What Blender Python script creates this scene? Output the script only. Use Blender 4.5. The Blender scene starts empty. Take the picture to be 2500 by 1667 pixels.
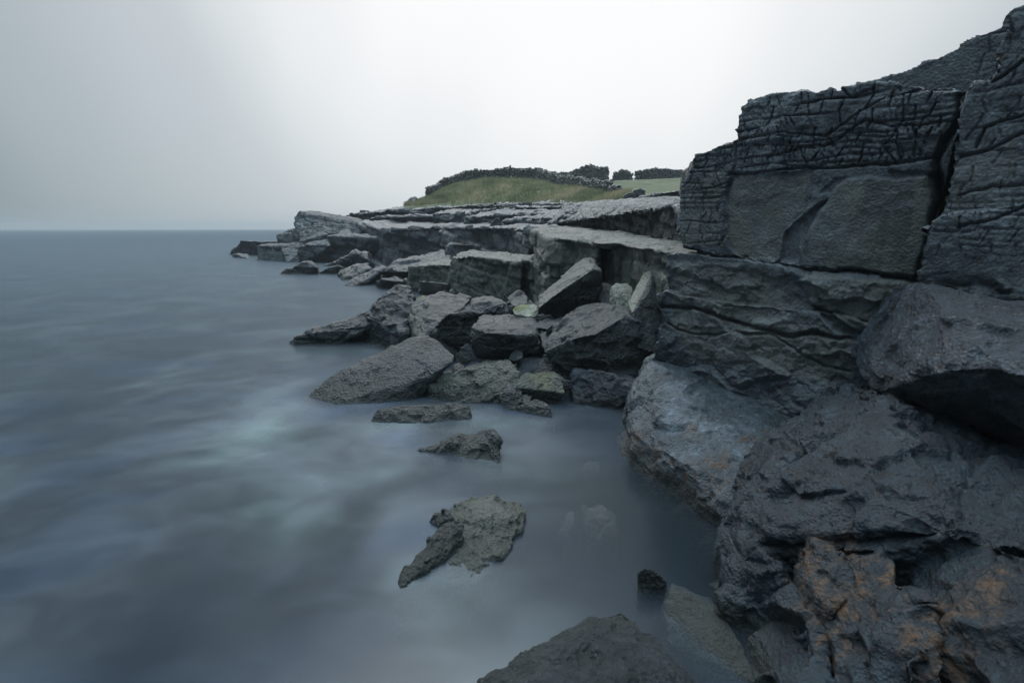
import bpy, bmesh, math, random, time
import numpy as np
from mathutils import Vector
T0 = time.time()
random.seed(7)
R = math.radians
scene = bpy.context.scene
COL = scene.collection

# ------------------------------------------------------------------ camera
CAM_H = 3.0; F = 1389.0; PITCH = math.atan((833.5-558)/F)
cam = bpy.data.objects.new('camera', bpy.data.cameras.new('camera'))
COL.objects.link(cam)
cam.data.sensor_width = 36; cam.data.lens = 36*F/2500
cam.data.clip_start = 0.05; cam.data.clip_end = 20000
cam.location = (0, 0, CAM_H); cam.rotation_euler = (R(90)-PITCH, 0, 0)
scene.camera = cam
# ------------------------------------------------------------------ sky
SUN_EL, SUN_AZ = R(52), R(-12)          # azimuth from +Y towards +X
w = bpy.data.worlds.new('World'); scene.world = w; w.use_nodes = True
nt = w.node_tree; N = nt.nodes; L = nt.links
for n in list(N): N.remove(n)
out = N.new('ShaderNodeOutputWorld'); tc = N.new('ShaderNodeTexCoord')
sky = N.new('ShaderNodeTexSky'); sky.sky_type = 'NISHITA'; sky.sun_disc = False
sky.sun_elevation = SUN_EL; sky.sun_rotation = SUN_AZ
bg1 = N.new('ShaderNodeBackground'); bg1.inputs[1].default_value = 0.05
L.new(sky.outputs[0], bg1.inputs[0])
nrm = N.new('ShaderNodeVectorMath'); nrm.operation = 'NORMALIZE'; L.new(tc.outputs['Generated'], nrm.inputs[0])
dot = N.new('ShaderNodeVectorMath'); dot.operation = 'DOT_PRODUCT'
az, el = R(5), R(27)
dot.inputs[1].default_value = (math.sin(az)*math.cos(el), math.cos(az)*math.cos(el), math.sin(el))
L.new(nrm.outputs[0], dot.inputs[0])
cn = N.new('ShaderNodeTexNoise'); cn.inputs['Scale'].default_value = 1.3; cn.inputs['Detail'].default_value = 3
cmap = N.new('ShaderNodeMapping'); cmap.inputs['Scale'].default_value = (1.6, 1, 0.7); L.new(nrm.outputs[0], cmap.inputs[0]); L.new(cmap.outputs[0], cn.inputs['Vector'])
ma = N.new('ShaderNodeMath'); ma.operation = 'MULTIPLY_ADD'; ma.inputs[1].default_value = 0.16; ma.inputs[2].default_value = -0.08
L.new(cn.outputs[0], ma.inputs[0])
ad = N.new('ShaderNodeMath'); ad.operation = 'ADD'; L.new(dot.outputs['Value'], ad.inputs[0]); L.new(ma.outputs[0], ad.inputs[1])
mr = N.new('ShaderNodeMapRange'); mr.inputs['From Min'].default_value = 0.0; mr.inputs['From Max'].default_value = 1.0
L.new(ad.outputs[0], mr.inputs['Value'])
cr = N.new('ShaderNodeValToRGB'); L.new(mr.outputs[0], cr.inputs[0])
E = cr.color_ramp.elements
stops = [(0.0, (.10, .13, .15)), (0.5, (.12, .16, .185)), (0.61, (.24, .295, .325)), (0.71, (.41, .47, .50)), (0.83, (.60, .65, .68)), (0.91, (.86, .89, .90)), (0.98, (1.03, 1.03, 1.03)), (1.0, (1.05, 1.05, 1.05))]
E[0].position = 0; E[0].color = (*stops[0][1], 1); E[1].position = 1; E[1].color = (*stops[-1][1], 1)
for p, c in stops[1:-1]:
    e = E.new(p); e.color = (*c, 1)
# sky above the view brightened, added to light the rock tops
sep = N.new('ShaderNodeSeparateXYZ'); L.new(nrm.outputs[0], sep.inputs[0])
zr = N.new('ShaderNodeMapRange'); zr.interpolation_type = 'SMOOTHSTEP'
zr.inputs['From Min'].default_value = 0.62; zr.inputs['From Max'].default_value = 0.95
L.new(sep.outputs['Z'], zr.inputs['Value'])
mx = N.new('ShaderNodeMix'); mx.data_type = 'RGBA'; L.new(zr.outputs[0], mx.inputs[0]); L.new(cr.outputs[0], mx.inputs[6])
mx.inputs[7].default_value = (1.95, 2.5, 2.95, 1)
bg2 = N.new('ShaderNodeBackground'); bg2.inputs[1].default_value = 1.0; L.new(mx.outputs[2], bg2.inputs[0])
ms = N.new('ShaderNodeMixShader'); ms.inputs[0].default_value = 0.93
L.new(bg1.outputs[0], ms.inputs[1]); L.new(bg2.outputs[0], ms.inputs[2]); L.new(ms.outputs[0], out.inputs[0])
# ------------------------------------------------------------------ sun (veiled by cloud)
sl = bpy.data.lights.new('sun', 'SUN'); sl.energy = 1.0; sl.angle = R(22); sl.color = (1, .98, .95)
so = bpy.data.objects.new('sun', sl); COL.objects.link(so)
sd = Vector((math.sin(SUN_AZ)*math.cos(SUN_EL), math.cos(SUN_AZ)*math.cos(SUN_EL), math.sin(SUN_EL)))
so.rotation_euler = sd.to_track_quat('Z', 'Y').to_euler(); so.location = (0, 0, 40)
scene.view_settings.view_transform = 'Standard'; scene.view_settings.look = 'None'
scene.view_settings.exposure = 0.0; scene.view_settings.gamma = 1; scene.view_settings.use_curve_mapping = False
scene.render.engine = 'CYCLES'
scene.render.resolution_x = 1024; scene.render.resolution_y = 682

# ------------------------------------------------------------------ pixel -> world
SP, CP = math.sin(PITCH), math.cos(PITCH)
def ray(px, py):
    a = (px-1250)/F; b = (833.5-py)/F
    return np.array([a, b*SP+CP, b*CP-SP])
CAMP = np.array([0, 0, CAM_H])
def P(px, py, t): d = ray(px, py); return CAMP + d*(t/d[1])
def Pz(px, py, z): d = ray(px, py); return CAMP + d*((z-CAM_H)/d[2])
WD = np.array([-math.sin(R(48)), math.cos(R(48)), 0]); WN = np.array([-math.cos(R(48)), -math.sin(R(48)), 0])
WA = P(1680, 700, 8.0)
def Q(px, py, wo=0.0):
    d = ray(px, py); o = WA + WN*wo
    return CAMP + d*(np.dot(o-CAMP, WN)/np.dot(d, WN))
def uv(p): q = np.asarray(p)-WA; return np.stack([-(q@WD), q[..., 2]], -1)     # u grows to the right, v up

# ------------------------------------------------------------------ noise
def _h(ix, iy, iz, s):
    h = (ix.astype(np.uint32)*np.uint32(374761393)) ^ (iy.astype(np.uint32)*np.uint32(668265263)) ^ (iz.astype(np.uint32)*np.uint32(2147483647-58)) ^ np.uint32((s*974711+12345) & 0xffffffff)
    h = (h ^ (h >> np.uint32(13)))*np.uint32(1274126177); h = (h ^ (h >> np.uint32(16)))*np.uint32(2246822519)
    return h ^ (h >> np.uint32(15))
def rnd(h): return (h & np.uint32(0xffffff)).astype(np.float32)/16777216.0
def vn(p, s=0):
    i = np.floor(p).astype(np.int64); f = (p-i).astype(np.float32); f = f*f*f*(f*(f*6-15)+10)
    x, y, z = i[:, 0], i[:, 1], i[:, 2]; r = 0
    for dx in (0, 1):
        wx = f[:, 0] if dx else 1-f[:, 0]
        for dy in (0, 1):
            wy = f[:, 1] if dy else 1-f[:, 1]
            for dz in (0, 1):
                wz = f[:, 2] if dz else 1-f[:, 2]
                r = r + wx*wy*wz*rnd(_h(x+dx, y+dy, z+dz, s))
    return r*2-1
def fbm(p, o=4, s=0, g=0.5):
    r = 0; a = 1; k = 1.0; t = 0
    for q in range(o):
        r = r + a*vn(p*k+q*17.3, s+q); t += a; a *= g; k *= 2.03
    return r/t
def ridged(p, o=4, s=0):
    r = 0; a = 1; k = 1.0; t = 0
    for q in range(o):
        r = r + a*(1-2*np.abs(vn(p*k+q*9.1, s+q))); t += a; a *= .5; k *= 2.07
    return r/t
def vwarp(p, sc, amp, s): return p + amp*np.stack([fbm(p*sc, 2, s), fbm(p*sc+31, 2, s+5), fbm(p*sc+67, 2, s+9)], -1)
def cells(p, s=0, two=False, jit=1.0, brick=False, second=False):
    p = p.copy()
    if brick: p[:, 0] += .5*(np.floor(p[:, 1]).astype(np.int64) % 2)*0
    i = np.floor(p).astype(np.int64); f = (p-i).astype(np.float32)
    n = len(p); F1 = np.full(n, 9e9, np.float32); F2 = F1.copy(); hid = np.zeros(n, np.uint32); cv = np.zeros((n, 3), np.float32)
    hid2 = hid.copy(); cv2 = cv.copy()
    zs = (0,) if two else (-1, 0, 1)
    for dx in (-1, 0, 1):
        for dy in (-1, 0, 1):
            for dz in zs:
                h = _h(i[:, 0]+dx, i[:, 1]+dy, i[:, 2]+dz, s)
                ox = .5+(rnd(h)-.5)*jit; oy = .5+(rnd(_h(i[:, 0]+dx, i[:, 1]+dy, i[:, 2]+dz, s+77))-.5)*jit
                if brick: ox = ox + .5*((i[:, 1]+dy) % 2) - .25
                oz = 0 if two else rnd(h >> np.uint32(8))
                v = np.stack([dx+ox-f[:, 0], dy+oy-f[:, 1], (dz+oz-f[:, 2]) if not two else 0*ox], -1).astype(np.float32)
                d = np.sqrt((v*v).sum(-1)); m = d < F1; m2 = (~m) & (d < F2)
                if second:
                    hid2 = np.where(m, hid, np.where(m2, h, hid2)); cv2 = np.where(m[:, None], cv, np.where(m2[:, None], v, cv2))
                F2 = np.where(m, F1, np.minimum(F2, d)); F1 = np.where(m, d, F1); hid = np.where(m, h, hid); cv = np.where(m[:, None], v, cv)
    if second: return F1, F2, hid, cv, hid2, cv2
    return F1, F2, hid, cv
def _plane(h, v, tilt):
    g = np.stack([rnd(h), rnd(h*np.uint32(31)+np.uint32(7)), rnd(h*np.uint32(97)+np.uint32(3))], -1)*2-1
    return (rnd(h*np.uint32(13)+np.uint32(5))*2-1)*.45 + tilt*(g*v).sum(-1)
def facets(p, sc, amp, s, tilt=1.0, warp=.25, bev=.16):
    """planar chips: every cell of a warped cell pattern gets its own tilted plane, neighbours blended over a bevel"""
    q = vwarp(p/sc, 1.7, warp, s)
    F1, F2, h, v, h2, v2 = cells(q, s, second=True)
    w = .5+.5*smooth(F2-F1, 0, bev)
    return amp*(_plane(h, v, tilt)*w+_plane(h2, v2, tilt)*(1-w))
def blocks(p, th, ln, amp, s, b=(0.05, -0.1, 1.0)):
    """bedded and jointed rock: beds of thickness th cut into blocks about ln long, each standing out by its own amount"""
    b = np.array(b); b = b/np.linalg.norm(b)
    h = (p@b + .3*th*fbm(p/(th*4), 3, s))/th
    h = h + .35*np.sin(h*1.7+s)
    i = np.floor(h); f = h-i
    q = vwarp(p, 1.3/ln, .22*ln, s+9)
    c = np.stack([q[:, 0]/ln+i*.37, q[:, 1]/ln+i*1.91, 0*i], -1)
    F1, F2, hh, v, h2, v2 = cells(c, s+5, True, second=True)
    hh = hh ^ (i.astype(np.int64).astype(np.uint32)*np.uint32(2654435761)); hh = hh ^ (hh >> np.uint32(15))
    h2 = h2 ^ (i.astype(np.int64).astype(np.uint32)*np.uint32(2654435761)); h2 = h2 ^ (h2 >> np.uint32(15))
    w = .5+.5*smooth(F2-F1, 0, .10)
    d = _plane(hh, v, .8)*w+_plane(h2, v2, .8)*(1-w)
    bed = -np.exp(-(np.minimum(f, 1-f)/.07)**2)*(.3+.7*rnd(hh*np.uint32(7)))
    jt = -np.exp(-((F2-F1)/.05)**2)
    lay = np.sin(i*12.9898+s)*43758.5453; lay = (lay-np.floor(lay))*2-1
    return amp*(1.1*d+.45*lay+.45*bed+.5*jt)
def strata(p, th, amp, s, b=(0.05, -0.1, 1.0)):
    b = np.array(b); b = b/np.linalg.norm(b)
    h = (p@b + .25*th*fbm(p/(th*5), 2, s))/th
    i = np.floor(h); f = h-i
    z = np.zeros_like(i)
    def lay(k):
        c = np.stack([p[:, 0]/(th*7), p[:, 1]/(th*7), k*3.7], -1)
        return rnd(_h(k.astype(np.int64), z.astype(np.int64), z.astype(np.int64), s))*2-1 + .8*vn(c, s+3)
    e = np.clip((f-.86)/.14, 0, 1); e = e*e*(3-2*e)
    groove = -np.exp(-((np.minimum(f, 1-f))/.07)**2)
    return amp*(.6*(lay(i)*(1-e)+lay(i+1)*e) + .5*groove)
def polydist(pt, poly, closed=False):
    """distance of 2-D points to a polyline"""
    poly = np.asarray(poly, float); d = np.full(len(pt), 9e9)
    n = len(poly); rng = range(n) if closed else range(n-1)
    for k in rng:
        a = poly[k]; b = poly[(k+1) % n]; ab = b-a
        t = np.clip(((pt-a)@ab)/(ab@ab+1e-9), 0, 1)
        d = np.minimum(d, np.linalg.norm(pt-(a+t[:, None]*ab), axis=1))
    return d
def inside(pt, poly):
    poly = np.asarray(poly, float); r = np.zeros(len(pt), bool); n = len(poly)
    for k in range(n):
        a = poly[k]; b = poly[(k+1) % n]
        c = (a[1] > pt[:, 1]) != (b[1] > pt[:, 1])
        with np.errstate(divide='ignore', invalid='ignore'):
            x = (b[0]-a[0])*(pt[:, 1]-a[1])/(b[1]-a[1])+a[0]
        r ^= c & (pt[:, 0] < x)
    return r
def smooth(x, a, b): t = np.clip((x-a)/(b-a), 0, 1); return t*t*(3-2*t)

# ------------------------------------------------------------------ materials
def mat_new(name):
    m = bpy.data.materials.new(name); m.use_nodes = True
    return m, m.node_tree.nodes, m.node_tree.links, m.node_tree.nodes['Principled BSDF']
def rock_mat(name, dark, mid, light, scale=1.0, rough=(.24, .55), bump=1.0, spec=.5, tide=True, moss=0.0, grain=1.0, coat=.45):
    """wet limestone: mottled base colour, tide zone below ~0.3 m, optional masks rust / pale / olive stored per vertex"""
    m, N, L, B = mat_new(name)
    tc = N.new('ShaderNodeTexCoord'); geo = N.new('ShaderNodeNewGeometry')
    def noise(sc, det=6, ro=.6, dist=0.0, src=None):
        n = N.new('ShaderNodeTexNoise'); n.inputs['Scale'].default_value = sc; n.inputs['Detail'].default_value = det
        n.inputs['Roughness'].default_value = ro; n.inputs['Distortion'].default_value = dist
        L.new(src or tc.outputs['Object'], n.inputs['Vector']); return n.outputs[0]
    def ramp(src, st):
        r = N.new('ShaderNodeValToRGB'); e = r.color_ramp.elements
        e[0].position, e[0].color = st[0][0], (*st[0][1], 1); e[1].position, e[1].color = st[-1][0], (*st[-1][1], 1)
        for p, c in st[1:-1]: k = e.new(p); k.color = (*c, 1)
        L.new(src, r.inputs[0]); return r.outputs[0]
    def mix(f, a, b):
        x = N.new('ShaderNodeMix'); x.data_type = 'RGBA'
        if isinstance(f, float): x.inputs[0].default_value = f
        else: L.new(f, x.inputs[0])
        for k, v in ((6, a), (7, b)):
            if isinstance(v, tuple): x.inputs[k].default_value = (*v, 1)
            else: L.new(v, x.inputs[k])
        return x.outputs[2]
    def mth(op, a, b, clamp=False):
        x = N.new('ShaderNodeMath'); x.operation = op; x.use_clamp = clamp
        for k, v in ((0, a), (1, b)):
            if isinstance(v, (int, float)): x.inputs[k].default_value = v
            else: L.new(v, x.inputs[k])
        return x.outputs[0]
    n1 = noise(.9*scale, 8, .65); n2 = noise(7*scale, 8, .7, .4); n3 = noise(42*scale, 5, .7)
    base = ramp(n1, [(.34, dark), (.5, mid), (.66, light)])
    spk = ramp(n2, [(.3, (.45, .45, .45)), (.5, (.95, .95, .95)), (.7, (1.65, 1.65, 1.7))])
    mu = N.new('ShaderNodeMix'); mu.data_type = 'RGBA'; mu.blend_type = 'MULTIPLY'; mu.inputs[0].default_value = 1
    L.new(base, mu.inputs[6]); L.new(spk, mu.inputs[7]); c = mu.outputs[2]
    spk2 = ramp(n3, [(.36, (.62, .62, .62)), (.6, (1.35, 1.35, 1.4))])
    mu = N.new('ShaderNodeMix'); mu.data_type = 'RGBA'; mu.blend_type = 'MULTIPLY'; mu.inputs[0].default_value = grain
    L.new(c, mu.inputs[6]); L.new(spk2, mu.inputs[7]); c = mu.outputs[2]
    def attr(nm):
        a = N.new('ShaderNodeAttribute'); a.attribute_name = nm; return a.outputs['Fac']
    # olive lichen film
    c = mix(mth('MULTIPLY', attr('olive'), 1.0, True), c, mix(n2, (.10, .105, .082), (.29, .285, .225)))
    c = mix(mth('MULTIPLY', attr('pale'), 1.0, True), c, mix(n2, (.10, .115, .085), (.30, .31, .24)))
    rf = mth('MULTIPLY', attr('rust'), mth('MULTIPLY_ADD', n2, 4.0), True)
    rr = N.new('ShaderNodeMath'); rr.operation = 'MULTIPLY_ADD'; rr.inputs[1].default_value = 8.0; rr.inputs[2].default_value = -3.6; rr.use_clamp = True
    L.new(n2, rr.inputs[0]); rf = mth('MULTIPLY', attr('rust'), rr.outputs[0], True)
    c = mix(rf, c, mix(n3, (.022, .013, .008), (.20, .108, .052)))
    mf = mth('MULTIPLY', attr('moss'), 1.0, True)
    c = mix(mf, c, mix(n3, (.05, .07, .012), (.16, .20, .04)))
    if tide:
        sx = N.new('ShaderNodeSeparateXYZ'); L.new(geo.outputs['Position'], sx.inputs[0])
        zz = mth('ADD', sx.outputs['Z'], mth('MULTIPLY', n1, -.35))
        tr = N.new('ShaderNodeMapRange'); tr.inputs['From Min'].default_value = .10; tr.inputs['From Max'].default_value = -.10
        L.new(zz, tr.inputs['Value'])
        c = mix(mth('MULTIPLY', tr.outputs[0], .75), c, mix(n2, (.010, .014, .011), (.036, .040, .028)))
    L.new(c, B.inputs['Base Color'])
    rg = N.new('ShaderNodeMapRange'); rg.inputs['To Min'].default_value = rough[0]; rg.inputs['To Max'].default_value = rough[1]
    rg.inputs['From Min'].default_value = .3; rg.inputs['From Max'].default_value = .7
    L.new(n2, rg.inputs['Value']); L.new(rg.outputs[0], B.inputs['Roughness'])
    B.inputs['Specular IOR Level'].default_value = spec
    B.inputs['Coat Weight'].default_value = coat; B.inputs['Coat Roughness'].default_value = .22
    # bump: pitted weathering in three sizes
    vo = N.new('ShaderNodeTexVoronoi'); vo.inputs['Scale'].default_value = 26*scale; L.new(tc.outputs['Object'], vo.inputs['Vector'])
    rn = N.new('ShaderNodeTexNoise'); rn.noise_type = 'RIDGED_MULTIFRACTAL'; rn.inputs['Scale'].default_value = 4.5*scale; rn.inputs['Detail'].default_value = 9
    rn.inputs['Roughness'].default_value = .62; rn.inputs['Distortion'].default_value = .3; L.new(tc.outputs['Object'], rn.inputs['Vector'])
    h = mth('ADD', mth('MULTIPLY', rn.outputs[0], .30), mth('MULTIPLY', n3, .35)); h = mth('ADD', h, mth('MULTIPLY', vo.outputs['Distance'], .25)); h = mth('ADD', h, mth('MULTIPLY', n2, .5))
    bp = N.new('ShaderNodeBump'); bp.inputs['Strength'].default_value = 1.0; bp.inputs['Distance'].default_value = .085*bump/scale
    L.new(h, bp.inputs['Height']); L.new(bp.outputs[0], B.inputs['Normal']); L.new(bp.outputs[0], B.inputs['Coat Normal'])
    return m
M = {}
M['slate'] = rock_mat('wet_slate_grey_rock', (0.0069, 0.0116, 0.0127), (0.0137, 0.0216, 0.0240), (0.0273, 0.0406, 0.0450))
M['olive'] = rock_mat('greenish_limestone', (0.0197, 0.0282, 0.0208), (0.0394, 0.0525, 0.0387), (0.0704, 0.0878, 0.0655))
M['near'] = rock_mat('dark_wet_rock', (0.0046, 0.0094, 0.0131), (0.0107, 0.0205, 0.0271), (0.0275, 0.0453, 0.0567), scale=1.5, spec=.42, rough=(.32, .6), bump=.7, coat=.3)
M['cliff'] = rock_mat('dark_slate_cliff_rock', (0.0338, 0.0442, 0.0494), (0.0728, 0.0884, 0.0949), (0.1430, 0.1625, 0.1690), scale=1.2, bump=.45, spec=.5, coat=.12)
M['blue'] = rock_mat('blue_black_wet_rock', (.011, .018, .025), (.028, .041, .052), (.058, .079, .098), scale=1.2, spec=.6, rough=(.26, .5))
M['brown'] = rock_mat('brown_grey_boulder_rock', (0.0253, 0.0370, 0.0420), (0.0654, 0.0866, 0.0972), (0.1581, 0.1978, 0.2167), scale=1.6, bump=1.2)
M['far'] = rock_mat('far_limestone', (0.0174, 0.0277, 0.0309), (0.0326, 0.0481, 0.0532), (0.0571, 0.0791, 0.0875), scale=.35, rough=(.35, .65), tide=False)
M['terrace'] = rock_mat('terrace_limestone', (0.0201, 0.0309, 0.0314), (0.0382, 0.0547, 0.0566), (0.0689, 0.0932, 0.0990), scale=.6, tide=False, spec=.55, coat=.6)
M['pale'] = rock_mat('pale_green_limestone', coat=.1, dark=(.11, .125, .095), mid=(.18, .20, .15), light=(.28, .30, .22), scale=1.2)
M['wall'] = rock_mat('dry_wall_stone', (0.0400, 0.0480, 0.0416), (0.0720, 0.0800, 0.0704), (0.1200, 0.1280, 0.1160), scale=.8, tide=False)

# ------------------------------------------------------------------ objects
def tag(o, label=None, cat=None, group=None, kind=None):
    if label: o['label'] = label
    if cat: o['category'] = cat
    if group: o['group'] = group
    if kind: o['kind'] = kind
    return o
def hull(bm, pts):
    vs = [bm.verts.new(Vector(p)) for p in pts]
    r = bmesh.ops.convex_hull(bm, input=vs)
    dead = [g for g in r['geom_interior'] if isinstance(g, bmesh.types.BMVert)]
    bmesh.ops.delete(bm, geom=[v for v in dead if v.is_valid], context='VERTS')
def prism(bm, a, b):
    va = [bm.verts.new(Vector(p)) for p in a]; vb = [bm.verts.new(Vector(p)) for p in b]; n = len(a)
    def cap(vs):
        f = bm.faces.new(vs); bmesh.ops.triangulate(bm, faces=[f], ngon_method='EAR_CLIP')
    cap(va); cap(vb[::-1])
    for k in range(n):
        bm.faces.new((va[k], va[(k+1) % n], vb[(k+1) % n], vb[k]))
def remesh(bm, voxel):
    bmesh.ops.recalc_face_normals(bm, faces=bm.faces)
    me = bpy.data.meshes.new('t'); bm.to_mesh(me); bm.free()
    o = bpy.data.objects.new('t', me); COL.objects.link(o)
    md = o.modifiers.new('r', 'REMESH'); md.mode = 'VOXEL'; md.voxel_size = voxel; md.adaptivity = 0
    dg = bpy.context.evaluated_depsgraph_get(); dg.update()
    m2 = bpy.data.meshes.new_from_object(o.evaluated_get(dg))
    bpy.data.objects.remove(o); bpy.data.meshes.remove(me)
    return m2
def getv(me):
    n = len(me.vertices); co = np.empty(n*3, np.float32); me.vertices.foreach_get('co', co)
    no = np.empty(n*3, np.float32); me.vertices.foreach_get('normal', no)
    return co.reshape(-1, 3).astype(np.float64), no.reshape(-1, 3).astype(np.float64)
def finish(name, me, co, material, masks=None, loc=None, smoothsh=True):
    if loc is None:
        loc = np.array([co[:, 0].mean(), co[:, 1].mean(), co[:, 2].min()])
    me.vertices.foreach_set('co', (co-loc).astype(np.float32).ravel())
    for k, v in (masks or {}).items():
        at = me.attributes.new(k, 'FLOAT', 'POINT'); at.data.foreach_set('value', np.clip(v, 0, 1).astype(np.float32))
    me.polygons.foreach_set('use_smooth', np.full(len(me.polygons), smoothsh)); me.update()
    me.materials.clear(); me.materials.append(M[material])
    me.name = name
    o = bpy.data.objects.new(name, me); o.location = Vector(loc); COL.objects.link(o)
    return o
SEED = [10]
def rockify(co, no, s, rough=1.0, lay=1.0, bed=(0.05, -0.1, 1.0), fac=1.0, seed=None, vx=.02, blk=None, big=1.0):
    """displacement along the normals for a rock of size s metres"""
    if seed is None: SEED[0] += 13; seed = SEED[0]
    up = np.array(bed)/np.linalg.norm(bed); side = 1-np.abs(no@up)**2
    d = facets(co, s*.55, s*.045*fac*big, seed, bev=.10) + facets(co, s*.24, s*.026*fac, seed+1, bev=.08) + facets(co, s*.10, s*.011*fac, seed+2, bev=.12, warp=.4)
    # flaky lamination along the bedding
    hb = (co@up)[:, None]*up; q = (co-hb)/(s*.42) + hb/(s*.07)
    fl = ridged(q+.3*fbm(co/(s*.3), 2, seed+3)[:, None], 4, seed+4)
    d += s*.013*rough*np.minimum(.3, fl)*(.35+.65*side)
    d += s*.012*rough*fbm(co/(s*.14), 5, seed+5, .62)
    d += vx*.6*rough*(ridged(co/(vx*7), 3, seed+6)-.2)*(.6+.6*vn(co/(s*.35), seed+8))
    if lay: d += side*strata(co, s*.13, s*.020*lay, seed+7, bed)
    if blk: d += (.25+.75*side)*blocks(co, blk[0], blk[1], blk[2], seed+20, bed)
    return co + no*d[:, None]
def build(name, solids, voxel, material, s, label=None, cat=None, kind=None, group=None, rough=1.0, lay=1.0, bed=(0.05, -0.1, 1.0), fac=1.0, masks=None, post=None, blk=None, big=1.0):
    bm = bmesh.new()
    for k in solids:
        if k[0] == 'hull': hull(bm, k[1])
        else: prism(bm, k[1], k[2])
    me = remesh(bm, voxel); co, no = getv(me)
    c0 = co
    co = rockify(co, no, s, rough, lay, bed, fac, vx=voxel, blk=blk, big=big)
    if post: co = post(co, no, c0)
    mk = masks(co, no) if masks else None
    o = finish(name, me, co, material, mk)
    tag(o, label, cat, group, kind)
    print('%-16s %7d verts  %.1fs' % (name, len(co), time.time()-T0))
    return o
def up2(pts, back, drop=.0, sink=None):
    """front points -> front + points pushed back (horizontal, away from camera) + points below the water"""
    pts = [np.array(p) for p in pts]; r = list(pts); c = sum(pts)/len(pts)
    for p in pts:
        v = np.array([p[0]*.45, p[1], 0]); v = v/np.linalg.norm(v)
        r.append(c + (p-c)*.8 + v*back - np.array([0, 0, drop]))
    if sink is not None:
        zl = min(p[2] for p in pts)
        for p in pts:
            if p[2] < zl + .35*(max(q[2] for q in pts)-zl)+.02:
                q = c+(p-c)*1.05; q[2] = sink; r.append(q)
                v = np.array([p[0]*.45, p[1], 0]); v = v/np.linalg.norm(v); q2 = q+v*back; r.append(q2)
    return r
def rock(label, pts, back, voxel, material='slate', s=None, sink=-.45, drop=.1, extra=(), name='boulder', cat='boulder', **kw):
    """a loose rock from its corner points (px, py, forward distance) or (px, py, 'w') on the water"""
    def cv(q):
        if q[2] == 'w': return Pz(q[0], q[1], 0.0)
        if isinstance(q[2], str): return Pz(q[0], q[1], float(q[2][1:]))
        return P(*q)
    p3 = [cv(q) for q in pts]
    sol = [('hull', up2(p3, back, drop, sink))]
    for e, bk in extra: sol.append(('hull', up2([cv(q) for q in e], bk, drop, sink)))
    allp = np.array(p3); sz = s or float(np.linalg.norm(allp.max(0)-allp.min(0)))*.75
    return build(name, sol, voxel, material, sz, label, cat, **kw)
def ledge(label, front, back, base, voxel, material='terrace', s=1.0, batter=.15, name='rock_ledge', rise=.03, **kw):
    """bedded rock: top edge left->right as (px,py,t); back edge likewise (right->left) or a distance"""
    f = [P(*q) for q in front]
    if isinstance(back, (int, float)):
        b = [p + np.array([.35*back, back, rise*back]) for p in f[::-1]]
    else: b = [P(*q) for q in back]
    top = f+b; c = sum(top)/len(top); bot = []
    for k, p in enumerate(top):
        v = (p-c)*np.array([1, 1, 0]); v = v/(np.linalg.norm(v)+1e-6)
        q = p+v*batter*.6+np.array([0, -batter, 0]) if k < len(f) else p.copy(); q[2] = base; bot.append(q)
    return build(name, [('prism', top, bot)], voxel, material, s, kind='structure', label=None, **kw)

# ================================================================== SEA
def grid(name, x0, x1, y0, y1, nx, ny, zf, xs=None, ys=None):
    xs = np.linspace(x0, x1, nx) if xs is None else xs; ys = np.linspace(y0, y1, ny) if ys is None else ys
    X, Y = np.meshgrid(xs, ys); co = np.stack([X.ravel(), Y.ravel(), 0*X.ravel()], -1); co[:, 2] = zf(co)
    nx, ny = len(xs), len(ys)
    i = np.arange((ny-1)*nx).reshape(ny-1, nx)[:, :-1].ravel()
    q = np.stack([i, i+1, i+nx+1, i+nx], -1)
    me = bpy.data.meshes.new(name); me.vertices.add(len(co)); me.vertices.foreach_set('co', co.astype(np.float32).ravel())
    me.loops.add(q.size); me.loops.foreach_set('vertex_index', q.ravel().astype(np.int32)); me.polygons.add(len(q))
    me.polygons.foreach_set('loop_start', (np.arange(len(q))*4).astype(np.int32)); me.polygons.foreach_set('loop_total', np.full(len(q), 4, np.int32))
    me.update(); me.validate(); return me, co
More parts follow.
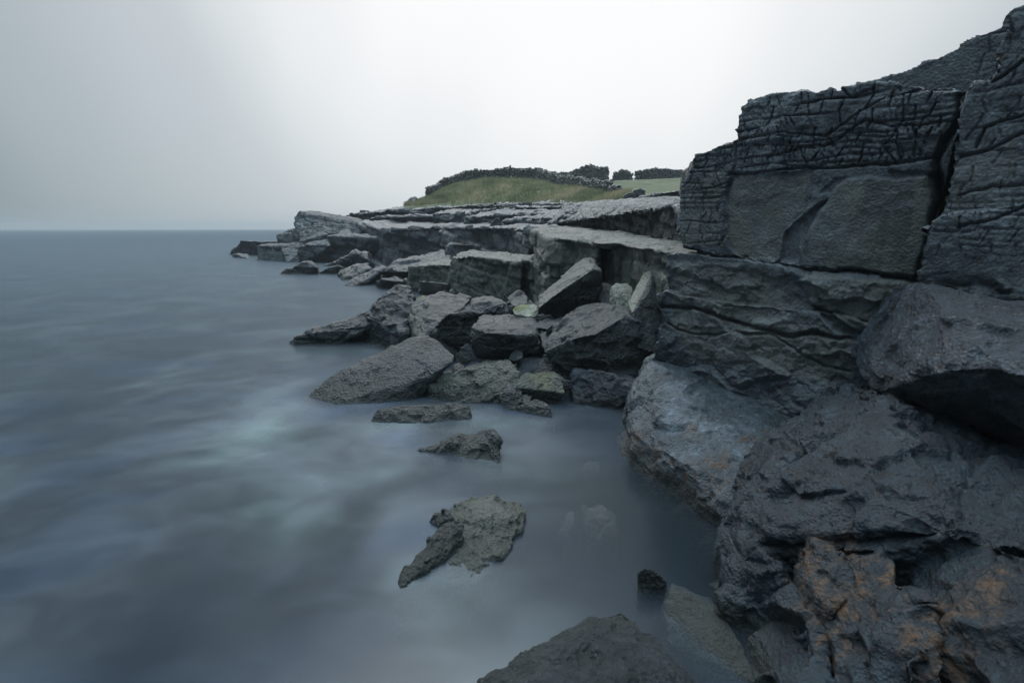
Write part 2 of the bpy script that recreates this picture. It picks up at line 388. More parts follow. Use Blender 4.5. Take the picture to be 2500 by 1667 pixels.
# water body: closed box, milky with the foam of a swell (soft edges where rock dips below)
def make_water():
    m, N, L, B = mat_new('milky_sea_water'); N.remove(B); o = N['Material Output']
    tc = N.new('ShaderNodeTexCoord')
    def no_(sc, det, ro, dist, msc):
        mp = N.new('ShaderNodeMapping'); mp.inputs['Scale'].default_value = msc; L.new(tc.outputs['Object'], mp.inputs[0])
        n = N.new('ShaderNodeTexNoise'); n.inputs['Scale'].default_value = sc; n.inputs['Detail'].default_value = det; n.inputs['Distortion'].default_value = dist; n.inputs['Roughness'].default_value = ro
        L.new(mp.outputs[0], n.inputs['Vector']); return n.outputs[0]
    n1 = no_(.42, 3, .42, .7, (1, .9, 1)); n2 = no_(.45, 2, .5, .3, (1, 1, 1)); n3 = no_(1.9, 3, .45, .8, (.8, 1.1, 1))
    cr = N.new('ShaderNodeValToRGB'); e = cr.color_ramp.elements
    e[0].position = .36; e[0].color = (.11, .15, .225, 1); e[1].position = .66; e[1].color = (.27, .35, .35, 1)
    k = e.new(.5); k.color = (.19, .22, .25, 1)
    L.new(n2, cr.inputs[0])
    sm = N.new('ShaderNodeMath'); sm.operation = 'MULTIPLY_ADD'; sm.inputs[1].default_value = .22; L.new(n3, sm.inputs[0]); L.new(n1, sm.inputs[2])
    foam = N.new('ShaderNodeMapRange'); foam.interpolation_type = 'SMOOTHSTEP'; foam.inputs['From Min'].default_value = .42; foam.inputs['From Max'].default_value = .92
    foam.inputs['To Min'].default_value = .12; foam.inputs['To Max'].default_value = .80; L.new(sm.outputs[0], foam.inputs['Value'])
    # the sheltered pool under the cliff stays clear of foam
    vd = N.new('ShaderNodeVectorMath'); vd.operation = 'DISTANCE'; vd.inputs[1].default_value = POOL; L.new(tc.outputs['Object'], vd.inputs[0])
    cl = N.new('ShaderNodeMapRange'); cl.interpolation_type = 'SMOOTHSTEP'; cl.inputs['From Min'].default_value = .7; cl.inputs['From Max'].default_value = 3.1; cl.inputs['To Min'].default_value = .08; L.new(vd.outputs['Value'], cl.inputs['Value'])
    # foam cover thins with distance from a point off the boulder pile
    vd2 = N.new('ShaderNodeVectorMath'); vd2.operation = 'DISTANCE'; vd2.inputs[1].default_value = FOAM_MID; L.new(tc.outputs['Object'], vd2.inputs[0])
    sw = N.new('ShaderNodeMapRange'); sw.interpolation_type = 'SMOOTHSTEP'; sw.inputs['From Min'].default_value = 1.5; sw.inputs['From Max'].default_value = 9.0; sw.inputs['To Min'].default_value = 1.0; sw.inputs['To Max'].default_value = .38; L.new(vd2.outputs['Value'], sw.inputs['Value'])
    f2 = N.new('ShaderNodeMath'); f2.operation = 'MULTIPLY'; L.new(foam.outputs[0], f2.inputs[0]); L.new(sw.outputs[0], f2.inputs[1])
    fo = N.new('ShaderNodeMath'); fo.operation = 'MULTIPLY'; L.new(f2.outputs[0], fo.inputs[0]); L.new(cl.outputs[0], fo.inputs[1])
    df = N.new('ShaderNodeBsdfDiffuse'); L.new(cr.outputs[0], df.inputs[0])
    tr = N.new('ShaderNodeBsdfTransparent'); tr.inputs[0].default_value = (.9, .95, .96, 1)
    m1 = N.new('ShaderNodeMixShader'); L.new(fo.outputs[0], m1.inputs[0]); L.new(tr.outputs[0], m1.inputs[1]); L.new(df.outputs[0], m1.inputs[2])
    gl = N.new('ShaderNodeBsdfGlossy'); gl.inputs['Roughness'].default_value = .24; gl.inputs[0].default_value = (.78, .86, .92, 1)
    bn = N.new('ShaderNodeBump'); bn.inputs['Strength'].default_value = .04; bn.inputs['Distance'].default_value = .10
    L.new(no_(.5, 3, .5, .2, (.5, 1.3, 1)), bn.inputs['Height']); L.new(bn.outputs[0], gl.inputs['Normal'])
    fr = N.new('ShaderNodeFresnel'); fr.inputs[0].default_value = 1.33
    fm = N.new('ShaderNodeMath'); fm.operation = 'MULTIPLY_ADD'; fm.inputs[1].default_value = .46; fm.inputs[2].default_value = .02; L.new(fr.outputs[0], fm.inputs[0])
    m2 = N.new('ShaderNodeMixShader'); L.new(fm.outputs[0], m2.inputs[0]); L.new(m1.outputs[0], m2.inputs[1]); L.new(gl.outputs[0], m2.inputs[2])
    L.new(m2.outputs[0], o.inputs['Surface'])
    pv = N.new('ShaderNodeVolumePrincipled'); pv.inputs['Color'].default_value = (.03, .06, .085, 1); pv.inputs['Density'].default_value = 1.9
    L.new(pv.outputs[0], o.inputs['Volume'])
    return m
POOL = tuple(Pz(1720, 1250, 0)); FOAM_MID = tuple(Pz(820, 1050, 0))
M['water'] = make_water()
bm = bmesh.new(); bmesh.ops.create_cube(bm, size=1)
for v in bm.verts: v.co = Vector((v.co.x*5000, v.co.y*1500+740, v.co.z*3-1.5))
me = bpy.data.meshes.new('sea_water'); bm.to_mesh(me); bm.free(); me.materials.append(M['water'])
o = bpy.data.objects.new('sea_water', me); COL.objects.link(o); tag(o, kind='structure')

# sea bed rising to a rocky shore under the boulders
SHORE = np.array([Pz(1900, 1500, 0)[:2], Pz(1560, 1050, 0)[:2], Pz(1330, 960, 0)[:2], Pz(1100, 860, 0)[:2], Pz(1080, 720, 0)[:2], Pz(900, 660, 0)[:2], Pz(700, 630, 0)[:2], Pz(620, 618, 0)[:2]])
def bedz(c):
    d = polydist(c[:, :2], SHORE); poly = np.vstack([SHORE, [[-20, 120], [90, 120], [60, -3], [3, -3]]])
    s = np.where(inside(c[:, :2], poly), d, -d)
    return -1.1 + smooth(s, -3.0, 4.0)*1.15 + .18*fbm(c*.9, 4, 4)
xs = np.concatenate([np.linspace(-400, -40, 12), np.linspace(-38, 30, 260), np.linspace(35, 400, 12)])
ys = np.concatenate([np.linspace(-8, 30, 200), np.linspace(31, 120, 90), np.linspace(130, 1500, 12)])
me, co = grid('sea_bed', 0, 0, 0, 0, 0, 0, bedz, xs, ys); o = finish('sea_bed', me, co, 'near', loc=np.zeros(3)); tag(o, kind='structure')

# ================================================================== CLIFF (right)
def px2uv(pts, wo=0.0): return uv(np.array([Q(x, y, wo) for x, y in pts]))
def front(pts, wo=0.0, th=2.5, dz=.0, shift=None):
    a = [Q(x, y, wo) for x, y in pts]; return ('prism', a, [p-WN*th+np.array([0, 0, dz]) for p in a])
U1 = [(1802, 430), (1800, 345), (1799, 312), (1806, 286), (1811, 263), (1829, 245), (1900, 228), (1962, 219), (1990, 226), (2030, 219), (2052, 223), (2054, 210), (2123, 203), (2160, 200), (2240, 212), (2330, 216), (2352, 232), (2330, 310), (2293, 384), (2170, 398), (2080, 402), (1920, 415), (1790, 432)]
LOW = [(1802, 344), (1698, 382), (1695, 402), (1665, 450), (1659, 500), (1660, 575), (1668, 606), (1700, 614), (1790, 628), (1905, 640), (2000, 655), (2250, 684), (2275, 560), (2300, 480), (2360, 220), (2000, 250), (1810, 330)]
CRACKEDGE = [(2352, 232), (2330, 310), (2293, 384), (2297, 490), (2275, 560), (2247, 685)]
L1 = [(1627, 622), (1640, 618), (1700, 618), (1800, 628), (2250, 686), (2240, 760), (2150, 820), (1660, 830), (1640, 745), (1632, 706)]
L2 = [(1604, 722), (1625, 712), (1700, 730), (2240, 800), (2180, 1150), (1700, 1150), (1600, 980), (1596, 872), (1606, 838), (1615, 770)]
RB = [(2352, 235), (2370, 205), (2420, 200), (2440, 160), (2460, 68), (2462, 40), (2478, 20), (2500, 15), (2640, 10), (2700, 1000), (2230, 1000), (2255, 690), (2290, 560), (2320, 480), (2335, 380)]
RAMP = [(2100, 206), (2160, 190), (2200, 178), (2240, 162), (2290, 143), (2320, 126), (2400, 87), (2460, 62), (2500, 60), (2520, 330), (2100, 330)]
solids = [front(U1, .0, 3.0), front(LOW, .03, 3.0), front(L1, .06, 3.0), front(L2, .16, 3.0), front(RAMP, -.75, 3.0)]
rb = [Q(x, y, .42) for x, y in RB]; solids.append(('prism', rb, [p-WN*3.5 for p in rb]))
# lower right blocks of the face, nearer the camera
R2 = [(2255, 560), (2330, 520), (2500, 500), (2640, 490), (2640, 760), (2400, 735), (2262, 702), (2245, 690)]
solids.append(front(R2, .62, 3.0))
def cliffpost(co, no, c0):
    q = uv(co); face = smooth(no@WN, .35, .8); off = np.zeros(len(co))
    q3 = np.concatenate([q, np.zeros((len(q), 1))], 1)
    wq = q + .05*np.stack([fbm(q3*3, 3, 50), fbm(q3*3+9, 3, 51)], -1) + .012*np.stack([fbm(q3*18, 3, 52), fbm(q3*18+9, 3, 53)], -1)
    def region(pts, amp, bev=.03, wo=0.0):
        pl = px2uv(pts, wo); d = polydist(wq, pl, True); s = np.where(inside(wq, pl), d, -d)
        return smooth(s, -bev*.3, bev)*amp
    uR = px2uv([(2320, 450)])[0, 0]
    rb_reg = q[:, 0] > px2uv([(2320, 300)])[0, 0]+.1
    # carved detached sheets
    off += region([(1795, 432), (1990, 414), (1965, 520), (1918, 558), (1902, 636), (1802, 630), (1775, 580), (1775, 455)], -.045, .02)
    off += region([(1960, 520), (1978, 478), (2035, 470), (2074, 433), (2040, 440), (1985, 480)], -.02, .02)
    off += region([(2070, 440), (2293, 425), (2293, 490), (2275, 558), (2248, 682), (2114, 665), (1960, 648), (1955, 600), (2010, 520), (2040, 460)], .05, .03)
    off += region([(1958, 520), (2040, 478), (2000, 520), (1960, 590), (1952, 640), (1905, 636), (1918, 560)], -.10, .025)
    off += region([(2180, 392), (2293, 384), (2290, 420), (2170, 415)], .03, .015)
    off += region([(1965, 665), (2244, 690), (2200, 800), (2170, 830), (2050, 760), (1985, 740), (1960, 700)], .05, .04)
    off += region([(1985, 740), (2040, 760), (2080, 790), (2150, 818), (2060, 812), (1990, 760)], -.10, .04)
    # traced joints
    def crack(pts, wdt, dep, wo=0.0):
        d = polydist(wq, px2uv(pts, wo)); return -dep*np.exp(-(d/wdt)**2)
    off += crack([(1668, 606), (1700, 614), (1790, 630), (1905, 640), (1965, 652), (2114, 668), (2180, 678), (2250, 690)], .015, .10)
    off += crack([(1620, 742), (1700, 750), (1760, 770), (1860, 795), (1930, 812), (2000, 812), (2140, 822)], .02, .14)
    off += crack([(1640, 790), (1690, 812), (1760, 812), (1830, 803), (1900, 812), (2010, 885), (2080, 900)], .012, .06)
    off += crack([(1780, 433), (1850, 425), (1920, 414), (1990, 412), (2080, 405), (2170, 400), (2293, 382)], .014, .09)
    off += crack([(1800, 345), (1790, 430), (1775, 480), (1775, 570), (1760, 600)], .015, .04)
    off += crack(CRACKEDGE, .028, .22)
    off += crack([(2293, 430), (2298, 470), (2300, 500)], .05, .2)
    for c in ([(1810, 335), (1905, 323), (2010, 335), (2090, 290), (2160, 245), (2250, 215)], [(1860, 385), (1960, 365), (2015, 352), (2120, 300), (2250, 305), (2330, 290)],
              [(2052, 223), (2075, 245), (2130, 225)], [(2235, 300), (2230, 380)], [(2205, 230), (2215, 290), (2160, 350), (2190, 395)]):
        off += crack(c, .008, .045)
    for c in ([(2340, 480), (2420, 455), (2500, 450)], [(2380, 360), (2400, 310), (2440, 300), (2500, 285)], [(2350, 380), (2420, 365), (2500, 330)], [(2418, 200), (2500, 150)], [(2340, 560), (2440, 530), (2500, 500)]):
        off += crack(c, .010, .06, .42)
    # fracture network: strong in the upper cracked bed and right block, faint in lower-left part
    upper = region(U1+[(1790, 432)], 1.0, .05); left = region([(1665, 400), (1800, 345), (1775, 480), (1775, 600), (1660, 600)], 1.0, .05)
    rgt = smooth(q[:, 0], px2uv([(2340, 300)])[0, 0]-.05, px2uv([(2340, 300)])[0, 0]+.05)*smooth(co[:, 2], 2.6, 2.9)
    ww = q3 + .045*np.stack([fbm(q3*2.2, 4, 60), fbm(q3*2.2+7, 4, 61), 0*q3[:, 0]], -1)
    def joints(u, v, fu, fv, sd, wd):
        """bedding cracks with short upright cracks between them, both wandering and dying out"""
        m3 = lambda a, b: np.stack([a, b, 0*a], -1)
        vv = v*fv + .9*fbm(m3(u*1.1, v*2.0), 3, sd) + .35*np.sin(v*5+sd); i = np.floor(vv); f = vv-i
        z = np.zeros_like(i)
        dh = np.minimum(f, 1-f)/fv
        ib = np.where(f < .5, i, i+1)
        sh = smooth(vn(m3(u*2.1+ib*7.7, ib*3.1), sd+1), -.15, .35)
        uu = u*fu + .22*fbm(m3(u*4, v*4), 3, sd+2) + rnd(_h(i.astype(np.int64), z.astype(np.int64), z.astype(np.int64), sd+3))*9
        j = np.floor(uu); best = np.full(len(u), 9.0); st = z
        for dj in (0, 1):
            r = rnd(_h((j+dj).astype(np.int64), i.astype(np.int64), z.astype(np.int64), sd+4)); r2 = rnd(_h((j+dj).astype(np.int64), i.astype(np.int64), z.astype(np.int64), sd+5))
            d = np.abs(uu-(j+dj)-(r-.5)*.7-(f-.5)*(r2-.5)*.7)/fu; st = np.where(d < best, r2, st); best = np.minimum(best, d)
        sv = smooth(st, .05, .3)
        tl = (rnd(_h(j.astype(np.int64), i.astype(np.int64), z.astype(np.int64), sd+6))*2-1)*smooth(np.minimum(best, dh), 0, .02)
        return -np.maximum(sh*np.exp(-(dh/wd)**2), sv*np.exp(-(best/(wd*.85))**2)), tl
    u_, v_ = ww[:, 0], ww[:, 1]
    wv = .5+.5*vn(q3*1.7, 63)
    net, tl = joints(u_, v_, 5.0, 7.5, 60, .006+.004*wv)
    net2, tl2 = joints(u_+.13*v_, v_, 10, 15, 70, .009); net2 = net2*smooth(vn(q3*1.3+5, 66), -.5, .2)
    big = facets(q3, .9, .05, 68)
    k = np.clip(upper+.45*rgt, 0, 1)
    off += k*(.058*net+.012*tl+.030*net2+.004*tl2+.5*big) + left*(1-upper)*(.022*net2+.03*net)
    off += (1-k)*(.022*ridged(q3*1.1, 5, 88)*smooth(fbm(q3*1.5, 2, 89), -.2, .3) + .3*facets(q3, .45, .03, 90, bev=.06))
    lowz = smooth(-q[:, 1], -px2uv([(1900, 642)])[0, 1], -px2uv([(1900, 642)])[0, 1]+.15)
    off += lowz*(facets(q3*np.array([1, 1.5, 1]), .75, .085, 75, bev=.08)+facets(q3*np.array([1, 1.6, 1]), .25, .03, 76, bev=.1)+.03*fbm(q3*6, 5, 77, .6))
    # ledgy top of the cracked bed
    e3 = facets(co*np.array([1, 1, 3.0]), .22, .035, 71)
    topm = smooth(no[:, 2], .3, .7)
    r = co + WN*(off*face)[:, None] + np.array([0, 0, 1])*(e3*topm)[:, None] + WD*(e3*smooth(no@WD, .3, .8)*1.2)[:, None]
    return r
def cliffmask(co, no):
    q = uv(co); q3 = np.concatenate([q, np.zeros((len(q), 1))], 1); wq = q+.06*np.stack([fbm(q3*4, 3, 80), fbm(q3*4+9, 3, 81)], -1)
    def reg(pts, s=.04):
        pl = px2uv(pts); d = polydist(wq, pl, True); return smooth(np.where(inside(wq, pl), d, -d), -s*.2, s)
    ol = np.maximum(.8*reg([(1795, 432), (1990, 414), (1965, 520), (1918, 558), (1902, 636), (1802, 630), (1775, 580), (1775, 455)]), .8*reg([(2040, 445), (2293, 425), (2275, 558), (2248, 682), (1960, 648), (1955, 600)]))
    ol = np.maximum(ol, .7*reg([(1965, 665), (2244, 690), (2200, 800), (2050, 790), (1985, 740), (1960, 700)]))
    ol = np.maximum(ol, .55*reg([(1640, 620), (1900, 645), (1990, 760), (2130, 830), (2100, 960), (1700, 880), (1640, 800)], .2))
    ol = np.maximum(ol, .6*reg([(1665, 450), (1770, 400), (1770, 600), (1665, 600)]))
    ol = np.maximum(ol, .6*reg([(2340, 400), (2500, 340), (2500, 500), (2290, 530)], .1))
    st = smooth(vn(q3*np.array([9, .6, 1]), 83), .1, .7)
    return {'olive': np.clip(ol*(.62+.75*fbm(q3*1.6, 5, 84, .6))*(1-.45*smooth(vn(q3*np.array([14, .8, 1]), 85), .25, .6)), 0, 1), 'pale': .28*ol*st}
build('cliff', solids, .0125, 'cliff', 1.0, kind='structure', rough=.35, lay=0, fac=.22, post=cliffpost, masks=cliffmask)

# outcrop behind the left end of the cliff
rock('broken dark crag standing behind the left shoulder of the big cracked cliff', [(1697, 402, 10.5), (1698, 380, 10.5), (1740, 362, 10.5), (1812, 340, 10.5), (1812, 470, 10.5), (1690, 470, 10.5)], 2.0, .03, 'near', sink=None, name='crag', cat='crag')

# ================================================================== TERRACES in the middle distance
ledge('', [(1301, 561, 21), (1322, 570, 19), (1345, 581, 17), (1406, 587, 16), (1464, 607, 14.5), (1470, 594, 15.8), (1478, 598, 14.9), (1533, 603, 13.1), (1538, 596, 14.0), (1545, 604, 12.7), (1642, 617, 10.5), (1700, 625, 9.5)],
      [(1720, 600, 13), (1659, 595, 14), (1534, 568, 21), (1450, 552, 30), (1350, 549, 34)], -.6, .05, 'olive', 1.2, batter=.35, name='rock_terrace', lay=.5, fac=.8, blk=(.55, 1.3, .13), rough=1.5,
      masks=lambda co, no: {'olive': .5*smooth(fbm(co*.8, 3, 9), -.4, .4)*(1-smooth(no[:, 2], .4, .8))})
ledge('', [(884, 543, 54), (915, 558, 50), (930, 563, 48), (984, 562, 46), (1007, 558, 45), (1098, 558, 40), (1150, 557, 37), (1176, 556, 35), (1240, 557, 31), (1310, 560, 27)],
      [(1420, 551, 33), (1350, 549, 36), (1176, 541, 52), (1000, 538, 62), (890, 538, 66)], -.6, .10, 'terrace', 2.6, batter=.6, name='rock_terrace', lay=.6, fac=.7, blk=(.8, 2.6, .42), rough=1.4)
ledge('', [(1086, 597, 38), (1120, 596, 37), (1160, 598, 36), (1170, 600, 35)], 4.0, -.5, .09, 'terrace', 1.6, name='rock_terrace')
ledge('', [(1102, 630, 24), (1110, 619, 23.8), (1150, 625, 22.6), (1210, 633, 21.4), (1270, 642, 20.3), (1277, 636, 21.0), (1300, 640, 20)], [(1330, 622, 25), (1285, 625, 25), (1200, 617, 28), (1130, 613, 29)], -.6, .05, 'olive', 1.5, batter=.3, name='rock_terrace', lay=.5, fac=.8, blk=(.5, 1.2, .13), rough=1.5)
ledge('', [(996, 650, 27.5), (1012, 646, 27), (1040, 650, 26.5), (1078, 650, 26), (1102, 646, 25.5)], 3.5, -.6, .06, 'olive', 1.4, batter=.1, name='rock_terrace', lay=.5, blk=(.5, 1.0, .14))
ledge('', [(1345, 548, 33), (1365, 530, 32), (1396, 511, 31), (1447, 513, 28.5), (1462, 520, 26), (1495, 526, 23.5), (1534, 518, 21), (1562, 514, 20), (1610, 507, 17.2), (1654, 505, 14.6), (1720, 500, 13)],
      [(1760, 478, 20), (1654, 482, 24), (1575, 487, 34), (1480, 490, 40), (1380, 500, 42)], 1.5, .06, 'terrace', 1.6, batter=.2, name='rock_terrace', lay=.5, fac=1.2, blk=(.45, 1.6, .16), rough=1.6)
ledge('', [(1560, 478, 33), (1600, 470, 31), (1656, 466, 29), (1720, 462, 26)], 6.0, 2.5, .09, 'terrace', 1.2, name='rock_terrace')
# stepped limestone between the terrace and the grass
for fr_, bk, bs, mt, sz in [
    ([(1228, 540, 38), (1240, 533, 37.5), (1300, 534, 37), (1350, 536, 36), (1362, 530, 36)], 6, 2.5, 'terrace', 1.4),
    ([(1136, 532, 47), (1142, 527, 47), (1174, 527, 46), (1215, 522, 45), (1290, 520, 43), (1340, 522, 41), (1400, 524, 38)], 8, 2.5, 'terrace', 1.6),
    ([(1058, 519, 52), (1062, 518, 52), (1134, 518, 50), (1137, 522, 50)], 5, 2.5, 'terrace', 1.6),
    ([(1180, 512, 54), (1215, 503, 52), (1270, 503, 50), (1330, 506, 48), (1393, 508, 45), (1440, 508, 42), (1500, 507, 40)], 9, 3, 'terrace', 1.6),
    ([(1000, 512, 60), (1060, 505, 58), (1150, 503, 56), (1220, 498, 55), (1290, 497, 53), (1400, 503, 48), (1480, 500, 44), (1560, 495, 42)], 10, 3, 'terrace', 1.8),
    ([(900, 533, 60), (940, 527, 60), (1000, 526, 58), (1060, 528, 55), (1100, 531, 52)], 8, 2.5, 'terrace', 1.8),
    ([(831, 530, 66), (848, 522, 66), (879, 519, 66), (902, 519, 65), (955, 511, 64), (1010, 507, 62), (1080, 504, 60)], 14, 2.5, 'terrace', 2.0)]:
    ledge('', fr_, bk, bs, .11, mt, sz, name='limestone_step', lay=.5, fac=1.5, blk=(.45, 1.9, .32), rise=.11, rough=1.6)
rk = dict(sink=None)
rock('squared grey block on the skyline left of the grass bank', [(877, 519, 67), (878, 513, 67), (901, 514, 67), (902, 519, 67)], 1.5, .07, 'far', s=.5, **rk)
rock('low hump of rock on the step below the grass bank', [(965, 520, 61), (976, 510, 61), (1000, 512, 61), (1010, 521, 61)], 2, .07, 'far', s=.6, **rk)
rock('dark round boulder at the left tip of the grass bank', [(992, 500, 64), (994, 490, 64), (1004, 481, 64), (1016, 481, 64), (1020, 492, 64), (1012, 500, 63)], 1.4, .06, 'slate', s=.7, lay=0, **rk)
rock('small dark boulder lying on the far end of the flat terrace', [(1193, 553, 36), (1203, 538, 36), (1216, 531, 36), (1224, 540, 36), (1230, 551, 36)], 1.2, .045, 'far', s=.6, **rk)
rock('pale pointed slab lying at the lower edge of the grass', [(1449, 506, 40), (1470, 496, 40), (1484, 493, 40), (1494, 500, 40), (1490, 505, 39.5)], 1.2, .04, 'pale', s=.6, name='rock_slab', **rk)
rock('dark squarish boulder at the foot of the dry stone wall', [(1521, 492, 36), (1524, 476, 36), (1534, 471, 36), (1550, 472, 36), (1553, 490, 36)], 1.2, .04, 'far', s=.7, lay=0, **rk)
rock('light boulder behind the squarish one at the edge of the green field', [(1540, 478, 40), (1546, 464, 40), (1564, 460, 40), (1576, 466, 40), (1572, 480, 40)], 1.2, .05, 'terrace', s=.7, **rk)
rock('dark hollow-sided rock where two steps meet above the terrace', [(1352, 550, 31), (1362, 532, 31), (1375, 524, 31), (1393, 530, 31), (1396, 551, 31)], 1.5, .045, 'far', s=.8, **rk)

# ------------------------------------------------ far headland blocks by the sea
def fb(label, pts, back, mt='far', s=2.0, **kw): rock(label, pts, back, .09, mt, s=s, blk=kw.pop('blk', (.7, 2.2, .22)), sink=kw.pop('sink', -.5), drop=0, name=kw.pop('name', 'rock_block'), cat=kw.pop('cat', 'rock'), **kw)
fb('tall flat-topped crag at the seaward end of the headland', [(716, 532, 62), (729, 517, 62), (764, 516, 62), (786, 523, 62), (832, 530, 60), (870, 532, 58), (890, 545, 56), (880, 575, 55), (735, 590, 58), (719, 552, 62)], 6, extra=[([(786, 524, 62), (800, 524, 62), (812, 532, 62), (790, 540, 61)], 2)], name='crag', cat='crag', lay=1.2)
fb('narrow dark step at the foot of the seaward crag', [(674, 572, 64), (690, 569, 64), (716, 569, 63), (720, 600, 62), (675, 600, 63)], 4, s=1.2)
fb('wedge of rock leaning on the left foot of the seaward crag', [(690, 570, 65), (704, 561, 65), (724, 556, 63), (730, 575, 62)], 4, s=1.2)
fb('dark sloping block farthest out in the sea', [(557, 622, 'w'), (588, 588, 65), (672, 590, 63), (690, 622, 'w'), (640, 624, 'w')], 5, s=2.0, lay=.5)
fb('low dark stone in front of the farthest block', [(568, 627, 'w'), (575, 620, 60), (600, 622, 60), (606, 633, 'w')], 1.5, s=1, lay=0)
fb('square block with light cap standing in the sea off the headland', [(626, 600, 55), (640, 597, 55), (686, 595, 54), (700, 600, 53), (704, 640, 'w'), (628, 637, 'w')], 4.5, s=1.6)
fb('paler rounded block between two dark blocks off the headland', [(684, 604, 53), (712, 593, 53), (726, 592, 53), (735, 610, 52), (735, 642, 'w'), (705, 642, 'w'), (692, 625, 53)], 4, s=1.6)
fb('widest dark block below the headland crag, facing the sea', [(727, 602, 51), (760, 592, 51), (798, 584, 51), (806, 600, 50), (820, 640, 'w'), (732, 642, 'w')], 6, s=2.0)
fb('layered ledge block joining the headland to the dark blocks', [(798, 576, 51), (850, 572, 51), (895, 572, 50), (915, 580, 49), (930, 642, 'w'), (800, 642, 'w'), (812, 600, 51)], 8, s=2.0, lay=1.5)
fb('tumbled slab lying against the base of the seaward crag', [(726, 590, 57), (760, 576, 57), (784, 564, 58), (800, 572, 56), (790, 584, 56)], 2, s=1.0, sink=1.0)
fb('small hump of rock at the back of the layered ledge', [(822, 572, 54), (836, 562, 55), (850, 560, 55), (858, 572, 54)], 2, s=.8, sink=1.0)

# ------------------------------------------------ shore rubble, middle distance
rock('lone dark rock with a rounded head in the water off the headland', [(683, 669, 'w'), (713, 651, 38), (744, 638, 38), (765, 639, 38), (776, 655, 37.5), (774, 667, 'w'), (728, 670, 'w')], 1.6, .05, 'slate')
rock('smaller dark wedge in the water right of the lone round-headed rock', [(768, 669, 'w'), (795, 655, 38), (825, 648, 38), (836, 653, 38), (838, 664, 'w'), (805, 670, 'w')], 1.4, .05, 'slate')
rock('hump-backed rock with two peaks close under the terrace wall', [(792, 650, 'w'), (858, 620, 43), (869, 611, 43), (880, 617, 42), (870, 652, 'w'), (840, 653, 'w')], 1.8, .06, 'slate', extra=[([(870, 618, 42), (882, 615, 42), (897, 617, 42), (903, 640, 41), (904, 655, 'w'), (870, 655, 'w')], 1.6)])
rock('sloping rough rock running down into the water below the two peaks', [(824, 672, 'w'), (848, 656, 35), (882, 643, 35), (894, 643, 35), (907, 658, 34), (875, 684, 'w'), (840, 684, 'w')], 1.6, .05, 'slate')
rock('long dark shelving rock dipping left into the misty water', [(843, 697, 'w'), (864, 679, 31), (907, 664, 31), (933, 648, 32), (943, 655, 31), (932, 690, 'w'), (869, 699, 'w')], 1.6, .045, 'slate')
rock('blocky rock with a lit top between the shelving rock and the ledges', [(930, 665, 30), (943, 655, 30), (968, 658, 30), (984, 653, 30), (996, 663, 29), (996, 690, 'w'), (933, 692, 'w')], 1.8, .045, 'slate')
rock('flat broken shelf of rock under the terrace wall', [(945, 655, 33), (994, 632, 34), (1050, 626, 34), (1074, 612, 35), (1086, 611, 35), (1101, 638, 31), (1078, 662, 29), (999, 668, 30), (950, 672, 30)], 2.5, .06, 'slate', lay=1.5, name='rock_slab')
rock('low rounded rock awash beside the brown pool', [(905, 693, 'w'), (930, 684, 28.5), (962, 676, 28.5), (1000, 688, 27.5), (1000, 703, 'w'), (940, 703, 'w')], 1.6, .04, 'slate', lay=.3)
rock('brown stained rock wall standing in the still pool below the ledges', [(1024, 686, 25.6), (1060, 688, 25.3), (1092, 694, 25), (1094, 722, 'w'), (1026, 718, 'w')], 1.5, .04, 'brown', lay=.3, name='rock_slab', cat='rock', masks=lambda co, no: {'rust': np.full(len(co), .45), 'olive': np.full(len(co), .3)})
rock('small pointed stone at the right end of the brown pool', [(1062, 724, 'w'), (1078, 714, 22), (1092, 711, 22), (1096, 726, 'w')], .6, .03, 'olive', name='stone')

# ------------------------------------------------ boulder pile (middle)
mossy = lambda a, b, c, r: (lambda co, no: {'moss': smooth(no[:, 2]+.3*fbm(co*6, 3, 3), .45, .8)*smooth(r-np.linalg.norm(co-np.array(P(a, b, c)), axis=1), 0, r*.5)})
rock('long low dark ridge of rock running left into the misty water', [(698, 836, 'w'), (720, 820, 14.6), (764, 805, 14.8), (822, 789, 15), (879, 768, 15.2), (914, 761, 15.3), (925, 790, 14.8), (905, 812, 'w'), (828, 826, 'w'), (716, 840, 'w')], 1.0, .022, 'slate', lay=1.2, big=.3)
rock('pointed boulder with a rough lit left side, at the water behind the pile', [(884, 768, 15.2), (907, 745, 15.2), (945, 712, 15.3), (970, 694, 15.4), (998, 699, 15.6), (1010, 722, 15.4), (1008, 765, 14.9), (1000, 812, 14.0), (955, 812, 14.0), (915, 780, 14.6)], 1.2, .022, 'slate', fac=1.3, big=.6)
rock('green mossy stone wedged behind the flat-topped boulder', [(1008, 740, 15.4), (1012, 730, 15.4), (1030, 722, 15.4), (1045, 725, 15.4), (1048, 742, 15)], .6, .018, 'slate', name='stone', masks=mossy(1028, 728, 15.5, 1.2))
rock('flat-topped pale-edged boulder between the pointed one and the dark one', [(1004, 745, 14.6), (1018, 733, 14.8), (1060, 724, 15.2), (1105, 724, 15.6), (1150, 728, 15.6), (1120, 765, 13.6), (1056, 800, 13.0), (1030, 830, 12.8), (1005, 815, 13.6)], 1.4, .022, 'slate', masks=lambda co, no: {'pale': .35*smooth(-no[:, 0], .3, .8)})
rock('big black-sided boulder with a ragged lit rim in the middle of the pile', [(1048, 806, 12.5), (1090, 764, 12.6), (1112, 764, 12.7), (1144, 736, 13.2), (1190, 734, 13.4), (1240, 738, 13.4), (1254, 760, 13.3), (1254, 800, 13.2), (1240, 850, 13.1), (1150, 880, 13.0), (1090, 865, 12.9)], 1.2, .02, 'slate', fac=1.3)
